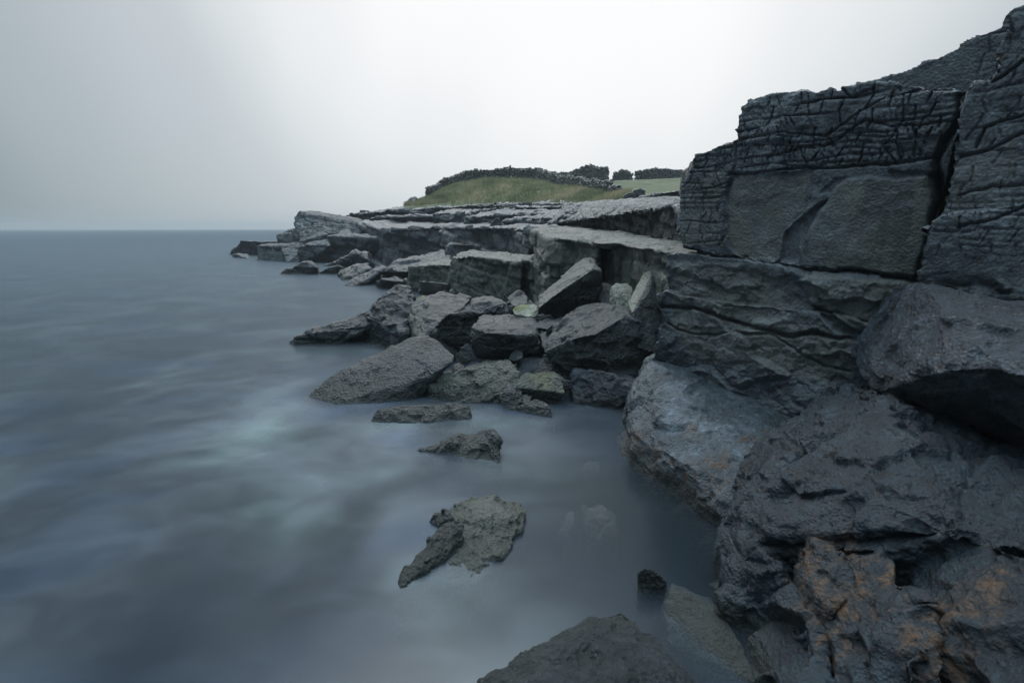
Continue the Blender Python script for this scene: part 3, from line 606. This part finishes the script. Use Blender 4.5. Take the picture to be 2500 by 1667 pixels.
rock('large smooth-topped oblong boulder in the middle of the pile', [(1146, 835, 11.2), (1152, 800, 11.3), (1168, 792, 11.4), (1240, 790, 11.5), (1310, 797, 11.5), (1328, 822, 11.3), (1332, 862, 11.35), (1300, 885, 11.4), (1220, 892, 11.4), (1165, 872, 11.4), (1190, 812, 10.9), (1295, 818, 10.9), (1200, 850, 10.95), (1300, 860, 11.0)], 1.2, .017, 'slate', fac=.8, lay=.7, sink=None, drop=-.1)
rock('long tilted slab sliding left into the water, smooth upper face', [(746, 969, 'w'), (802, 925, 10.1), (843, 901, 10.3), (930, 863, 10.7), (1004, 825, 11.1), (1042, 822, 11.2), (1072, 834, 10.8), (1108, 868, 10.3), (1107, 882, 10.1), (1057, 914, 9.9), (955, 966, 9.7), (920, 984, 'w'), (828, 986, 'w')], .45, .015, 'slate', name='rock_slab', cat='slab', fac=.65, lay=.8, rough=.8, bed=(.35, -.6, .7), drop=.25, big=.2)
rock('greenish slab with a humped right end beside the long tilted slab', [(1050, 940, 9.9), (1068, 917, 10.0), (1172, 894, 10.1), (1246, 881, 10.2), (1264, 905, 10.0), (1270, 955, 9.6), (1210, 984, 'w'), (1160, 986, 'w'), (1060, 974, 'w')], .9, .015, 'olive', name='rock_slab', cat='slab', bed=(.2, -.3, .9), big=.5)
rock('small cracked green boulder right of the humped slab', [(1262, 945, 9.6), (1270, 927, 9.8), (1284, 914, 9.9), (1350, 910, 9.9), (1374, 924, 9.7), (1378, 958, 9.4), (1338, 976, 'w'), (1280, 976, 'w')], .6, .013, 'olive', masks=lambda co, no: {'moss': .35*smooth(fbm(co*5, 3, 3), 0, .3)})
rock('huge dark boulder with a light flat top below the leaning slab', [(1328, 858, 10.3), (1343, 826, 10.6), (1394, 762, 11.6), (1455, 742, 12.2), (1483, 741, 12.2), (1545, 758, 11.2), (1600, 790, 10.6), (1516, 778, 10.2), (1455, 812, 9.95), (1414, 820, 10.0), (1608, 860, 10.3), (1560, 935, 10.1), (1519, 968, 9.9), (1480, 945, 10.0), (1399, 908, 10.2), (1343, 875, 10.5)], 1.0, .018, 'slate', fac=1.2, lay=.5, big=.6)
rock('lower dark boulder under the huge one at the water edge', [(1399, 900, 9.9), (1470, 905, 9.6), (1520, 930, 9.4), (1560, 930, 9.2), (1580, 960, 9.0), (1560, 985, 'w'), (1400, 985, 'w')], .8, .018, 'near', lay=.3)
rock('big dark slab leaning up to the right with a rough lit upper edge', [(1310, 748, 12.6), (1318, 724, 13.0), (1379, 667, 13.9), (1424, 631, 14.4), (1446, 630, 14.4), (1454, 637, 14.0), (1447, 657, 12.9), (1400, 690, 12.5), (1350, 724, 12.2), (1317, 750, 12.1), (1468, 664, 13.2), (1468, 735, 13.3), (1394, 762, 13.0), (1343, 783, 12.7), (1316, 778, 12.5)], .35, .018, 'slate', name='rock_slab', cat='slab', sink=None, fac=.6, lay=.4, drop=.3, masks=lambda co, no: {'pale': .22*smooth(no[:, 2], .2, .6)}, big=.3)  # pale mask on upturned faces paints the lit upper edge into the colour
rock('dark filler boulder in the hollow behind the leaning slab', [(1465, 690, 13.5), (1480, 690, 13.4), (1500, 700, 13.2), (1500, 750, 12.6), (1465, 750, 12.8)], .9, .025, 'slate', sink=None)
rock('pale mossy stone resting on a grey one left of the leaning slab', [(1251, 758, 12.4), (1256, 751, 12.5), (1268, 746, 12.7), (1302, 743, 12.7), (1314, 752, 12.4), (1314, 774, 12.2), (1290, 774, 12.1), (1256, 768, 12.2)], .4, .012, 'pale', name='stone', sink=None, fac=.7, lay=0, masks=mossy(1265, 750, 12.6, .35))
rock('layered grey stone under the pale mossy one', [(1251, 772, 12.2), (1290, 774, 12.1), (1313, 782, 12.0), (1314, 796, 11.9), (1250, 796, 11.9)], .5, .012, 'slate', name='stone', sink=None, bed=(.1, 0, 1), lay=1.6)
rock('thin flat slab wedged between the oblong boulder and the huge one', [(1288, 793, 11.6), (1333, 781, 12.0), (1384, 773, 12.2), (1386, 784, 11.8), (1365, 810, 11.3), (1312, 800, 11.4)], .5, .014, 'slate', name='rock_slab', cat='slab', sink=None, drop=.15, fac=.6)
rock('shadowed chocking rock under the thin flat slab', [(1318, 815, 11.3), (1345, 805, 11.4), (1370, 808, 11.3), (1350, 850, 10.8), (1325, 850, 10.8)], .5, .018, 'slate', name='stone', sink=None)
rock('pale green faceted boulder left of the upright slab', [(1488, 740, 11.9), (1493, 702, 12.1), (1504, 691, 12.3), (1532, 690, 12.3), (1546, 706, 12.0), (1540, 748, 11.6), (1506, 752, 11.6), (1515, 712, 11.8)], .5, .013, 'pale', sink=None, lay=0)
rock('upright splinter slab with a pale lit left face and black right side', [(1536, 742, 10.9), (1557, 692, 11.4), (1572, 668, 11.6), (1594, 660, 11.4), (1593, 687, 11.1), (1578, 723, 10.8), (1545, 763, 10.5), (1610, 702, 11.2), (1632, 712, 11.4), (1622, 770, 10.8), (1602, 862, 10.2), (1560, 850, 10.2)], .4, .014, 'slate', name='rock_slab', cat='slab', sink=None, fac=.5, lay=0, drop=.2, masks=lambda co, no: {'pale': smooth(-no[:, 0]-.2*no[:, 1], .35, .6)}, big=.3)  # left face tinted pale, standing for the light that falls on it
rock('small dark slab tilted against the foot of the stepped ledge', [(1230, 738, 17), (1252, 722, 17), (1274, 712, 17.4), (1288, 720, 17), (1290, 748, 16), (1240, 750, 16)], .8, .025, 'slate', sink=None)
rock('low grey stones row edge behind the black-sided boulder', [(1150, 735, 17.5), (1175, 722, 18), (1200, 722, 18), (1228, 735, 17.5), (1228, 760, 16), (1150, 760, 16)], 1, .03, 'slate', sink=None)
rock('dark filler block added in the gap behind the cracked green boulder', [(1262, 880, 10.9), (1300, 872, 11), (1350, 880, 10.7), (1360, 920, 10.4), (1270, 935, 10.3)], .8, .02, 'near', sink=-.3)  # added dark filler so no pale ground shows in the gap
SM = dict(group='small stones lodged between the fallen boulders')
st = rock('small dark angular stone lodged in a gap between the fallen boulders', [(1100, 905, 10.2), (1106, 893, 10.3), (1122, 888, 10.35), (1134, 897, 10.25), (1130, 910, 10.1), (1112, 915, 10.1)], .18, .008, 'slate', name='stone', cat='stone', sink=None, drop=0, lay=.3, **SM)
st['label'] = 'small dark angular stone between the long tilted slab and the humped green slab'
rs = np.random.RandomState(12)
LB = ['at the crook between the long tilted slab and the dark boulder', 'just right of the top of the long tilted slab', 'in the shade under the oblong boulder, farther left', 'right of the oblong boulder foot, above the cracked green boulder', 'at the right shoulder of the oblong boulder', 'at the foot of the middle stepped block', 'touching the left end of the pale mossy stone', 'under the lower edge of the big leaning slab', 'left of the pale green faceted boulder', 'directly below the pale green faceted boulder', 'under the point of the upright splinter slab', 'right of the cracked green boulder, upper of two', 'right of the cracked green boulder, lower of two', 'at the waterline under the cracked green boulder', 'at the waterline between the humped slab and the cracked boulder', 'behind the rim of the black-sided boulder', 'behind the top of the pale mossy stone', "beside the green moss at the pointed boulder's shoulder"]
for q in [(1040, 838, 12.2, 1.2), (1062, 850, 11.8, .9), (1138, 862, 11.0, 1.1), (1262, 868, 10.8, 1.0), (1345, 806, 11.2, .8), (1232, 744, 15.8, 1.5), (1252, 752, 12.9, .8), (1330, 778, 12.0, 1.1), (1475, 752, 12.1, 1.3), (1492, 762, 11.7, .8), (1525, 766, 11.3, .9), (1384, 905, 10.2, 1.2), (1372, 930, 9.6, .8), (1280, 975, 9.45, .9), (1245, 968, 9.4, 1.2), (1150, 742, 16, 1.3), (1290, 746, 14.5, 1.2), (1005, 756, 15, 1.2)]:
    lb = LB.pop(0)
    c = st.copy(); c['label'] = 'small dark stone '+lb; COL.objects.link(c); c.location = Vector(P(q[0], q[1]+6, q[2])); c.rotation_euler = tuple(rs.rand(3)*6.28); c.scale = (q[3]*(.8+.5*rs.rand()), q[3], q[3]*(.7+.4*rs.rand()))
# ------------------------------------------------ rocks in the near water
rock('long low flat rock just breaking the surface in the near water', [(903, 1030, 'w'), (922, 1001, 'z.15'), (1019, 992, 'z.19'), (1120, 986, 'z.2'), (1144, 992, 'z.17'), (1146, 1022, 'w'), (1029, 1033, 'w')], .35, .012, 'slate', fac=.7)
rock('small crusty rock awash below the cracked green boulder', [(1235, 1000, 'w'), (1262, 992, 'z.08'), (1312, 978, 'z.2'), (1344, 996, 'z.14'), (1352, 1020, 'w'), (1300, 1008, 'w')], .4, .012, 'slate')
rock('triangular wet rock with a high right end in open water', [(1025, 1100, 'w'), (1120, 1069, 'z.15'), (1175, 1053, 'z.24'), (1204, 1056, 'z.26'), (1219, 1078, 'z.2'), (1216, 1132, 'w'), (1150, 1118, 'w'), (1080, 1106, 'w')], .3, .010, 'slate', fac=1.2)
rock('pale broad rock washed over by milky water, its tail slanting down under the surface', [(1095, 1250, 'w'), (1122, 1224, 'z.10'), (1190, 1216, 'z.13'), (1255, 1220, 'z.12'), (1286, 1245, 'z.08'), (1268, 1300, 'z.02'), (1190, 1262, 'z.17'), (1240, 1262, 'z.15'), (1215, 1335, 'z.0'), (1120, 1300, 'z.03')], .25, .009, 'brown', sink=-.35, fac=1.6, lay=.3, rough=1.6, masks=lambda co, no: {'pale': np.full(len(co), .75)}, extra=[([(1120, 1285, 'z.09'), (1262, 1285, 'z.07'), (1245, 1335, 'z.03'), (1190, 1390, 'z.0'), (1120, 1350, 'z.05'), (1145, 1440, 'z-.05'), (1060, 1405, 'z-.03')], .2)])
rock('knobbly dark ridge rock pointing down left in the milky water', [(975, 1440, 'w'), (983, 1390, 'z.05'), (1029, 1334, 'z.10'), (1070, 1294, 'z.15'), (1096, 1270, 'z.20'), (1132, 1276, 'z.18'), (1134, 1312, 'z.10'), (1080, 1365, 'z-.03'), (1004, 1430, 'z-.03')], .12, .008, 'slate', fac=1.3, rough=1.6, extra=[([(1040, 1275, 'w'), (1060, 1256, 'z.08'), (1086, 1242, 'z.14'), (1102, 1268, 'z.14'), (1070, 1285, 'w')], .15)])
rock('small dark stone alone in the near water', [(1559, 1438, 'w'), (1559, 1396, 'z.17'), (1572, 1387, 'z.22'), (1592, 1390, 'z.22'), (1622, 1412, 'z.14'), (1628, 1434, 'w'), (1590, 1445, 'w')], .12, .006, 'slate', name='stone', cat='stone', lay=.3)
rock('smooth pale slab slanting down under the water near the bottom', [(1620, 1470, 'z.03'), (1644, 1434, 'z.07'), (1680, 1462, 'z.06'), (1760, 1490, 'z.0'), (1800, 1570, 'z.02'), (1845, 1665, 'z.03'), (1715, 1645, 'z-.16'), (1635, 1565, 'z-.10')], .3, .009, 'brown', name='rock_slab', cat='slab', sink=-.6, fac=.6, lay=0, masks=lambda co, no: {'pale': np.full(len(co), .25)})
rock('broad pitted boulder at the bottom edge of the near water', [(1150, 1680, 'z0.125'), (1257, 1604, 'z0.113'), (1385, 1543, 'z0.150'), (1470, 1497, 'z0.138'), (1513, 1485, 'z0.162'), (1548, 1500, 'z0.162'), (1562, 1555, 'z0.200'), (1640, 1597, 'z0.287'), (1692, 1634, 'z0.263'), (1720, 1680, 'z0.225'), (1480, 1590, 'z0.325'), (1400, 1700, 'z0.425'), (1300, 1640, 'z0.275'), (1600, 1640, 'z0.400'), (1200, 1900, 'z0.300'), (1700, 1850, 'z0.300')], .15, .009, 'slate', sink=-.6, fac=.8, lay=.3, rough=1.5)
rock('pale stone glimmering under the clear water beside the great boulder', [(1425, 1240, 'z-.14'), (1470, 1235, 'z-.10'), (1500, 1260, 'z-.12'), (1505, 1300, 'z-.16'), (1440, 1312, 'z-.18'), (1465, 1270, 'z-.07')], .3, .012, 'brown', masks=lambda co, no: {'pale': np.full(len(co), .6)}, fac=2.4, name='stone', sink=-.6, lay=0)
rock('thin pale sliver of stone under the water left of the glimmering one', [(1368, 1300, 'z-.18'), (1378, 1258, 'z-.12'), (1398, 1245, 'z-.12'), (1402, 1270, 'z-.12'), (1380, 1310, 'z-.2')], .12, .012, 'brown', masks=lambda co, no: {'pale': np.full(len(co), .6)}, fac=2.4, name='stone', sink=-.6, lay=0)
rock('small pale stone under the water in the middle of the inlet', [(1420, 1136, 'z-.16'), (1440, 1126, 'z-.12'), (1462, 1128, 'z-.12'), (1465, 1145, 'z-.14'), (1425, 1148, 'z-.2')], .2, .014, 'brown', masks=lambda co, no: {'pale': np.full(len(co), .6)}, fac=2.4, name='stone', sink=-.6, lay=0)
# ------------------------------------------------ great boulders at the foot of the cliff
def rustm(pts, rad, extra=None):
    ps = [np.array(p) for p in pts]
    def f(co, no):
        r = np.zeros(len(co))
        for p, q in zip(ps, rad):
            d = np.linalg.norm(co-p, axis=1)+q*.45*fbm(co*3.2, 4, 33); r = np.maximum(r, smooth(q-d, 0, q*.35))
        m = {'rust': r*smooth(vwn(co), -.45, .15)}
        if extra: m.update(extra(co, no))
        return m
    return f
def vwn(co): return fbm(co*7, 3, 35)
rock('great pitted boulder with a lit top and brown stained underside at the cliff foot', [(1586, 880, 8.1), (1606, 872, 8.3), (1662, 893, 8.2), (1738, 905, 8.0), (1819, 945, 7.6), (1883, 1010, 7.2), (1577, 940, 7.9), (1540, 985, 7.7), (1529, 1045, 7.45), (1532, 1093, 7.25), (1548, 1125, 'w'), (1620, 1180, 'w'), (1679, 1230, 'w'), (1755, 1282, 'w'), (1830, 1330, 'w'),
     (1540, 1055, 7.05), (1590, 1085, 6.5), (1650, 1118, 6.05), (1740, 1158, 5.65), (1870, 1200, 5.3), (1990, 1120, 5.8), (2060, 1075, 6.3)], 1.3, .014, 'brown', s=1.9, fac=.8, lay=.25, rough=1.7, sink=-.5,
     masks=rustm([P(1548, 1118, 6.95), P(1600, 1150, 6.5), P(1680, 1200, 5.95), P(1760, 1240, 5.6), P(1750, 1110, 5.9), P(1690, 1060, 6.4), P(1850, 1080, 6.0), P(1900, 1060, 6.2)], [.5, .4, .45, .4, .25, .2, .3, .3], lambda co, no: {'olive': .6*smooth(-no[:, 2]+.2*fbm(co*3, 3, 5), -.1, .3)}))
rock('smooth blue-black boulder bulging out at the right edge under the cliff', [(2262, 704, 5.3), (2350, 726, 5.0), (2500, 768, 4.6), (2700, 800, 4.2), (2197, 804, 5.35), (2146, 872, 5.4), (2136, 935, 5.3), (2135, 960, 5.2), (2287, 1000, 4.7), (2500, 1075, 4.2), (2700, 1200, 3.8), (2330, 790, 4.5), (2260, 880, 4.55), (2450, 900, 3.9), (2300, 905, 4.3), (2650, 950, 3.5)], 1.5, .012, 'blue', s=1.8, sink=None, drop=0, fac=.9, lay=.2, rough=.7, bed=(-.3, .3, .9), blk=(.5, .9, .05))
rock('near rugged dark boulder with rust-coloured weed on its lower half', [(2070, 1044, 4.85), (2053, 1056, 4.8), (1972, 1104, 4.75), (1902, 1146, 4.7), (1874, 1202, 4.5), (1823, 1272, 4.35), (1802, 1322, 4.3), (2135, 940, 5.1), (2287, 990, 4.8), (2500, 1065, 4.5), (2750, 1150, 4.2),
     (1990, 1170, 4.1), (2150, 1090, 4.2), (2200, 1230, 3.6), (1905, 1310, 3.95), (2090, 1350, 3.6), (2330, 1290, 3.15), (1900, 1380, 4.3), (2100, 1450, 4.0), (2400, 1430, 3.5), (2700, 1400, 2.9), (2700, 1560, 3.2)], 1.2, .0105, 'near', s=1.5, sink=-.6, fac=1.3, lay=.25, rough=.75, bed=(-.45, .25, .86), blk=(.42, .9, .075),
     extra=[([(1796, 1330, 4.25), (1773, 1395, 4.12), (1778, 1462, 3.98), (1812, 1495, 3.85), (1870, 1505, 3.7), (1925, 1450, 3.6), (1885, 1365, 3.75), (1840, 1330, 3.95)], .5),
            ([(1822, 1490, 3.85), (1838, 1560, 3.6), (1900, 1640, 3.25), (1960, 1640, 3.0), (2000, 1560, 3.1), (1985, 1490, 3.35), (1925, 1440, 3.6), (1950, 1760, 2.7), (2040, 1760, 2.6)], .6),
            ([(1986, 1372, 3.55), (2010, 1358, 3.5), (2072, 1372, 3.35), (2086, 1432, 3.2), (2032, 1486, 3.15), (1995, 1440, 3.3)], .8),
            ([(2080, 1425, 3.3), (2140, 1400, 3.2), (2200, 1425, 3.0), (2250, 1475, 2.8), (2300, 1600, 2.5), (2120, 1560, 2.85), (2050, 1500, 3.1), (2260, 1750, 2.3), (2080, 1700, 2.6)], 1.0),
            ([(2290, 1440, 3.0), (2400, 1400, 2.8), (2560, 1420, 2.5), (2700, 1600, 2.2), (2450, 1600, 2.35), (2330, 1560, 2.6), (2500, 1760, 2.05), (2350, 1760, 2.2)], 1.0)],
     big=1.2, masks=rustm([P(2030, 1385, 3.6), P(2130, 1450, 3.2), P(2060, 1500, 3.3), P(2200, 1480, 3.0), P(2330, 1560, 2.7), P(2020, 1610, 3.1), P(2100, 1640, 2.9), P(2420, 1420, 2.8), P(2360, 1480, 2.8), P(1875, 1290, 4.1)], [.34, .34, .32, .30, .42, .2, .28, .2, .25, .1]))

# ================================================================== GRASS BANK, FIELD, DRY STONE WALLS
def hillz(c):
    x, y = c[:, 0], c[:, 1]
    return z_hill(x, y)
# bank: skyline crest and foot traced as world points
def lerp_tab(x, tab): t = np.array(tab); return np.interp(x, t[:, 0], t[:, 1])
# in bearing px: foot (lower edge) and crest (upper edge)
foot = [(985, 503, 63), (1040, 500, 61), (1100, 499, 60), (1200, 497, 58), (1280, 500, 55), (1340, 503, 51), (1400, 507, 47), (1450, 507, 43), (1500, 500, 42), (1540, 490, 42)]
crest = [(992, 501, 65), (1030, 488, 67), (1060, 474, 69), (1110, 450, 73), (1170, 441, 75), (1240, 438, 76), (1310, 441, 74), (1360, 456, 68), (1420, 468, 60), (1480, 482, 52), (1540, 484, 47)]
def mk_bank():
    me_v = []; K = 34; n = 240
    ft = np.array(foot, float); ct = np.array(crest, float)
    s = np.linspace(0, 1, n); xf = ft[0, 0]+(ft[-1, 0]-ft[0, 0])*s; xc = ct[0, 0]+(ct[-1, 0]-ct[0, 0])*s
    rows = []
    A_ = np.array([P(a, np.interp(a, ft[:, 0], ft[:, 1]), np.interp(a, ft[:, 0], ft[:, 2])) for a in xf])
    C_ = np.array([P(a, np.interp(a, ct[:, 0], ct[:, 1]), np.interp(a, ct[:, 0], ct[:, 2])) for a in xc])
    low = A_ + np.array([0, -.8, -2.0]); rows.append(low)
    for k in range(K+1):
        f = k/K; r = A_*(1-f)+C_*f; r[:, 2] += .45*math.sin(f*math.pi)*smooth(s, 0, .25); rows.append(r)
    rows.append(C_+np.array([2, 7, .1])); rows.append(C_+np.array([6, 22, -1.5])); rows.append(C_+np.array([10, 60, -9]))
    co = np.vstack(rows); ny = len(rows)
    co[:, 2] += .16*fbm(co*.9, 5, 91)+.28*fbm(co*.3, 3, 92)
    i = np.arange((ny-1)*n).reshape(ny-1, n)[:, :-1].ravel(); q = np.stack([i, i+1, i+n+1, i+n], -1)
    me = bpy.data.meshes.new('b'); me.from_pydata(co.tolist(), [], q.tolist()); me.update()
    return me, co, rows
def grass_mat(name, a, b, c, sc):
    m, N, L, B = mat_new(name); tc = N.new('ShaderNodeTexCoord')
    n = N.new('ShaderNodeTexNoise'); n.inputs['Scale'].default_value = sc; n.inputs['Detail'].default_value = 6; n.inputs['Roughness'].default_value = .65
    L.new(tc.outputs['Object'], n.inputs['Vector'])
    r = N.new('ShaderNodeValToRGB'); e = r.color_ramp.elements; e[0].position = .36; e[0].color = (*a, 1); e[1].position = .64; e[1].color = (*c, 1); k = e.new(.5); k.color = (*b, 1)
    L.new(n.outputs[0], r.inputs[0]); L.new(r.outputs[0], B.inputs['Base Color']); B.inputs['Roughness'].default_value = .85; B.inputs['Specular IOR Level'].default_value = .2
    return m
M['turf'] = grass_mat('rough_turf', (.14, .17, .09), (.24, .25, .15), (.35, .32, .21), .55)
M['blade'] = grass_mat('grass_blades', (.19, .23, .12), (.37, .37, .22), (.56, .48, .32), .28)
M['field'] = grass_mat('green_pasture', (.085, .105, .055), (.115, .135, .075), (.15, .16, .095), .4)
me, co, rows = mk_bank(); o = finish('grass_bank', me, co, 'turf', loc=np.zeros(3)); tag(o, kind='structure')
def blades(name, pts, h0, h1, matn, wd=.03):
    rs = np.random.RandomState(4); n = len(pts); a = rs.rand(n)*6.28; h = h0+(h1-h0)*rs.rand(n)
    ln = np.stack([rs.randn(n)*.25+.18, rs.randn(n)*.2, np.ones(n)], -1)
    b1 = pts+np.stack([np.cos(a)*wd, np.sin(a)*wd, -.03+0*a], -1); b2 = pts-np.stack([np.cos(a)*wd, np.sin(a)*wd, .03+0*a], -1); tp = pts+ln*h[:, None]
    V = np.stack([b1, b2, tp], 1).reshape(-1, 3); Fc = np.arange(3*n).reshape(-1, 3)
    me = bpy.data.meshes.new(name); me.from_pydata(V.tolist(), [], Fc.tolist()); me.materials.append(M[matn]); me.update()
    o = bpy.data.objects.new(name, me); COL.objects.link(o); return o
rs = np.random.RandomState(2); G = co.reshape(len(rows), -1, 3)[1:36]
n = 42000; fi = rs.rand(n)*(G.shape[0]-1.01); fj = rs.rand(n)*(G.shape[1]-1.01); i0 = fi.astype(int); j0 = fj.astype(int); a = (fi-i0)[:, None]; b = (fj-j0)[:, None]
pts = (G[i0, j0]*(1-a)+G[i0+1, j0]*a)*(1-b)+(G[i0, j0+1]*(1-a)+G[i0+1, j0+1]*a)*b
dn = fbm(pts*.5, 3, 95); pts = pts[dn > -.7]
o = blades('grass', pts, .15, .5, 'blade'); tag(o, 'rough tufted grass on the bank below the dry stone wall', 'grass', kind='stuff')
# pasture behind
fa = [P(1440, 449, 62), P(1500, 441, 70), P(1600, 437, 80), P(1720, 433, 85), P(1760, 466, 30), P(1650, 468, 36), P(1560, 474, 42), P(1500, 477, 48), P(1460, 468, 56)]
bm = bmesh.new(); vs = [bm.verts.new(Vector(p)) for p in fa]; bm.faces.new(vs); bmesh.ops.triangulate(bm, faces=bm.faces[:]); bmesh.ops.subdivide_edges(bm, edges=bm.edges[:], cuts=12, use_grid_fill=True)
me = bpy.data.meshes.new('pasture'); bm.to_mesh(me); bm.free(); co, no = getv(me); co[:, 2] += .15*fbm(co*.25, 3, 97)
o = finish('pasture', me, co, 'field', loc=np.zeros(3)); tag(o, kind='structure')
# headland ground under and behind everything
def landz(c):
    x, y = c[:, 0], c[:, 1]
    d = y-45; return np.clip(-1.2+smooth(y, 45, 75)*5.2, -1.2, 4.0) + 0*x
bm = bmesh.new()
prism(bm, [np.array(p) for p in [(-26, 74, 3.6), (-6, 66, 3.9), (4, 50, 3.2), (10, 34, 2.6), (60, 22, 3.0), (160, 60, 3), (160, 200, 2), (20, 200, 1), (-14, 110, 1)]],
      [np.array(p) for p in [(-26, 74, -1), (-6, 66, -1), (4, 50, -1), (10, 34, -1), (60, 22, -1), (160, 60, -1), (160, 200, -1), (20, 200, -1), (-14, 110, -1)]])
me = bpy.data.meshes.new('headland_ground'); bm.to_mesh(me); bm.free(); co, no = getv(me); o = finish('headland_ground', me, co, 'terrace', loc=np.zeros(3), smoothsh=False); tag(o, kind='structure')

def stone_wall(label, line, height, width, ssz, seed):
    """piled stones along a line of (px, py of the foot, t)"""
    rs = np.random.RandomState(seed); pts = [P(*q) for q in line]; bm = bmesh.new()
    ico = bmesh.new(); bmesh.ops.create_icosphere(ico, subdivisions=1, radius=1); iv = np.array([v.co[:] for v in ico.verts]); ifc = [[v.index for v in f.verts] for f in ico.faces]; ico.free()
    V = []; Fc = []; dist = 0; base = 0
    seg = [np.linalg.norm(pts[k+1]-pts[k]) for k in range(len(pts)-1)]; tot = sum(seg)
    cum = np.concatenate([[0], np.cumsum(seg)]); PA = np.array(pts)
    s = 0
    while s < tot:
        c = np.array([np.interp(s, cum, PA[:, k]) for k in range(3)])
        k = min(np.searchsorted(cum, s, 'right')-1, len(seg)-1); dr = (PA[k+1]-PA[k])/seg[k]; nr = np.array([dr[1], -dr[0], 0])
        hh = height(s/tot)*.86*(1+.05*math.sin(s*1.3+seed)+.05*math.sin(s*.47)+.05*rs.randn()); z = -.15
        while z < hh:
            for side in (-1, 1):
                sz = ssz*(.7+.7*rs.rand()); sc = np.array([sz*(.8+.5*rs.rand()), sz*(.8+.4*rs.rand()), sz*(.55+.35*rs.rand())])
                p = c+dr*rs.randn()*.08+nr*side*width*(1-.35*z/max(hh, .1))+np.array([0, 0, z])
                an = rs.rand()*6.28; ca, sa = math.cos(an), math.sin(an)
                v = iv*(1+.22*rs.randn(len(iv), 1))*sc; v = np.stack([v[:, 0]*ca-v[:, 1]*sa, v[:, 0]*sa+v[:, 1]*ca, v[:, 2]], -1)
                tl = rs.randn()*.35; v = np.stack([v[:, 0], v[:, 1]*math.cos(tl)-v[:, 2]*math.sin(tl), v[:, 1]*math.sin(tl)+v[:, 2]*math.cos(tl)], -1)
                V.append(v+p); Fc += [[q+base for q in f] for f in ifc]; base += len(iv)
            z += ssz*.95
        s += ssz*1.25
    V = np.vstack(V); me = bpy.data.meshes.new('w'); me.from_pydata(V.tolist(), [], Fc); me.update()
    o = finish('dry_stone_wall', me, V, 'wall', smoothsh=False); tag(o, label, 'stone wall', 'dry stone walls round the fields'); return o
stone_wall('weathered dry stone wall along the crest of the grass bank and down its right side', [(1046, 478, 67), (1075, 468, 69.5), (1130, 447, 73), (1180, 441, 75), (1250, 438, 76), (1312, 441, 74), (1360, 456, 68), (1420, 468, 60), (1490, 481, 50), (1512, 485, 47)],
           lambda f: (1.0+.7*min(1, f*6)*(1-.5*f)) if f < .93 else 1.0, .26, .155, 3)
stone_wall('farther ragged dry stone wall behind the top of the grass bank', [(1318, 437, 88), (1360, 441, 87), (1400, 443, 86), (1440, 444, 85), (1485, 442, 84)], lambda f: 1.9-.7*math.sin(f*6), .28, .19, 5)
stone_wall('short clump of piled wall stones left of the gap in the field wall', [(1497, 441, 84), (1520, 441, 84), (1544, 438, 84)], lambda f: .8+.9*math.sin(f*3.1), .28, .19, 8)
stone_wall('long straight dry stone wall along the far side of the green field', [(1552, 435, 88), (1580, 435, 88), (1640, 434, 90), (1720, 433, 92)], lambda f: 1.05+.5*min(1, f*5)*(1-.5*f), .28, .18, 9)
def airbox(name, label, z0, z1, col, den, w, d, ani=0.0):
    hm = bpy.data.materials.new(name+'_air'); hm.use_nodes = True; hn = hm.node_tree; hn.nodes.remove(hn.nodes['Principled BSDF'])
    hv = hn.nodes.new('ShaderNodeVolumePrincipled'); hv.inputs['Color'].default_value = (*col, 1); hv.inputs['Density'].default_value = den; hv.inputs['Anisotropy'].default_value = ani
    hn.links.new(hv.outputs[0], hn.nodes['Material Output'].inputs['Volume'])
    bm = bmesh.new(); bmesh.ops.create_cube(bm, size=1)
    for v in bm.verts: v.co = Vector((v.co.x*w, v.co.y*d+740, (z0+z1)/2+v.co.z*(z1-z0)))
    me = bpy.data.meshes.new(name); bm.to_mesh(me); bm.free(); me.materials.append(hm); o = bpy.data.objects.new(name, me); COL.objects.link(o); tag(o, label, name, kind='stuff')
airbox('haze', 'thin pale sea haze over the water and the far headland', -4.3, 14.7, (.80, .89, .94), .0008, 5200, 1540, .2)
airbox('mist', 'thin veil of sea mist lying on the smooth water round the rocks', -.04, .085, (.32, .41, .48), .40, 4900, 1490)
print('built in %.1fs, verts %d' % (time.time()-T0, sum(len(o.data.vertices) for o in bpy.data.objects if o.type == 'MESH')))
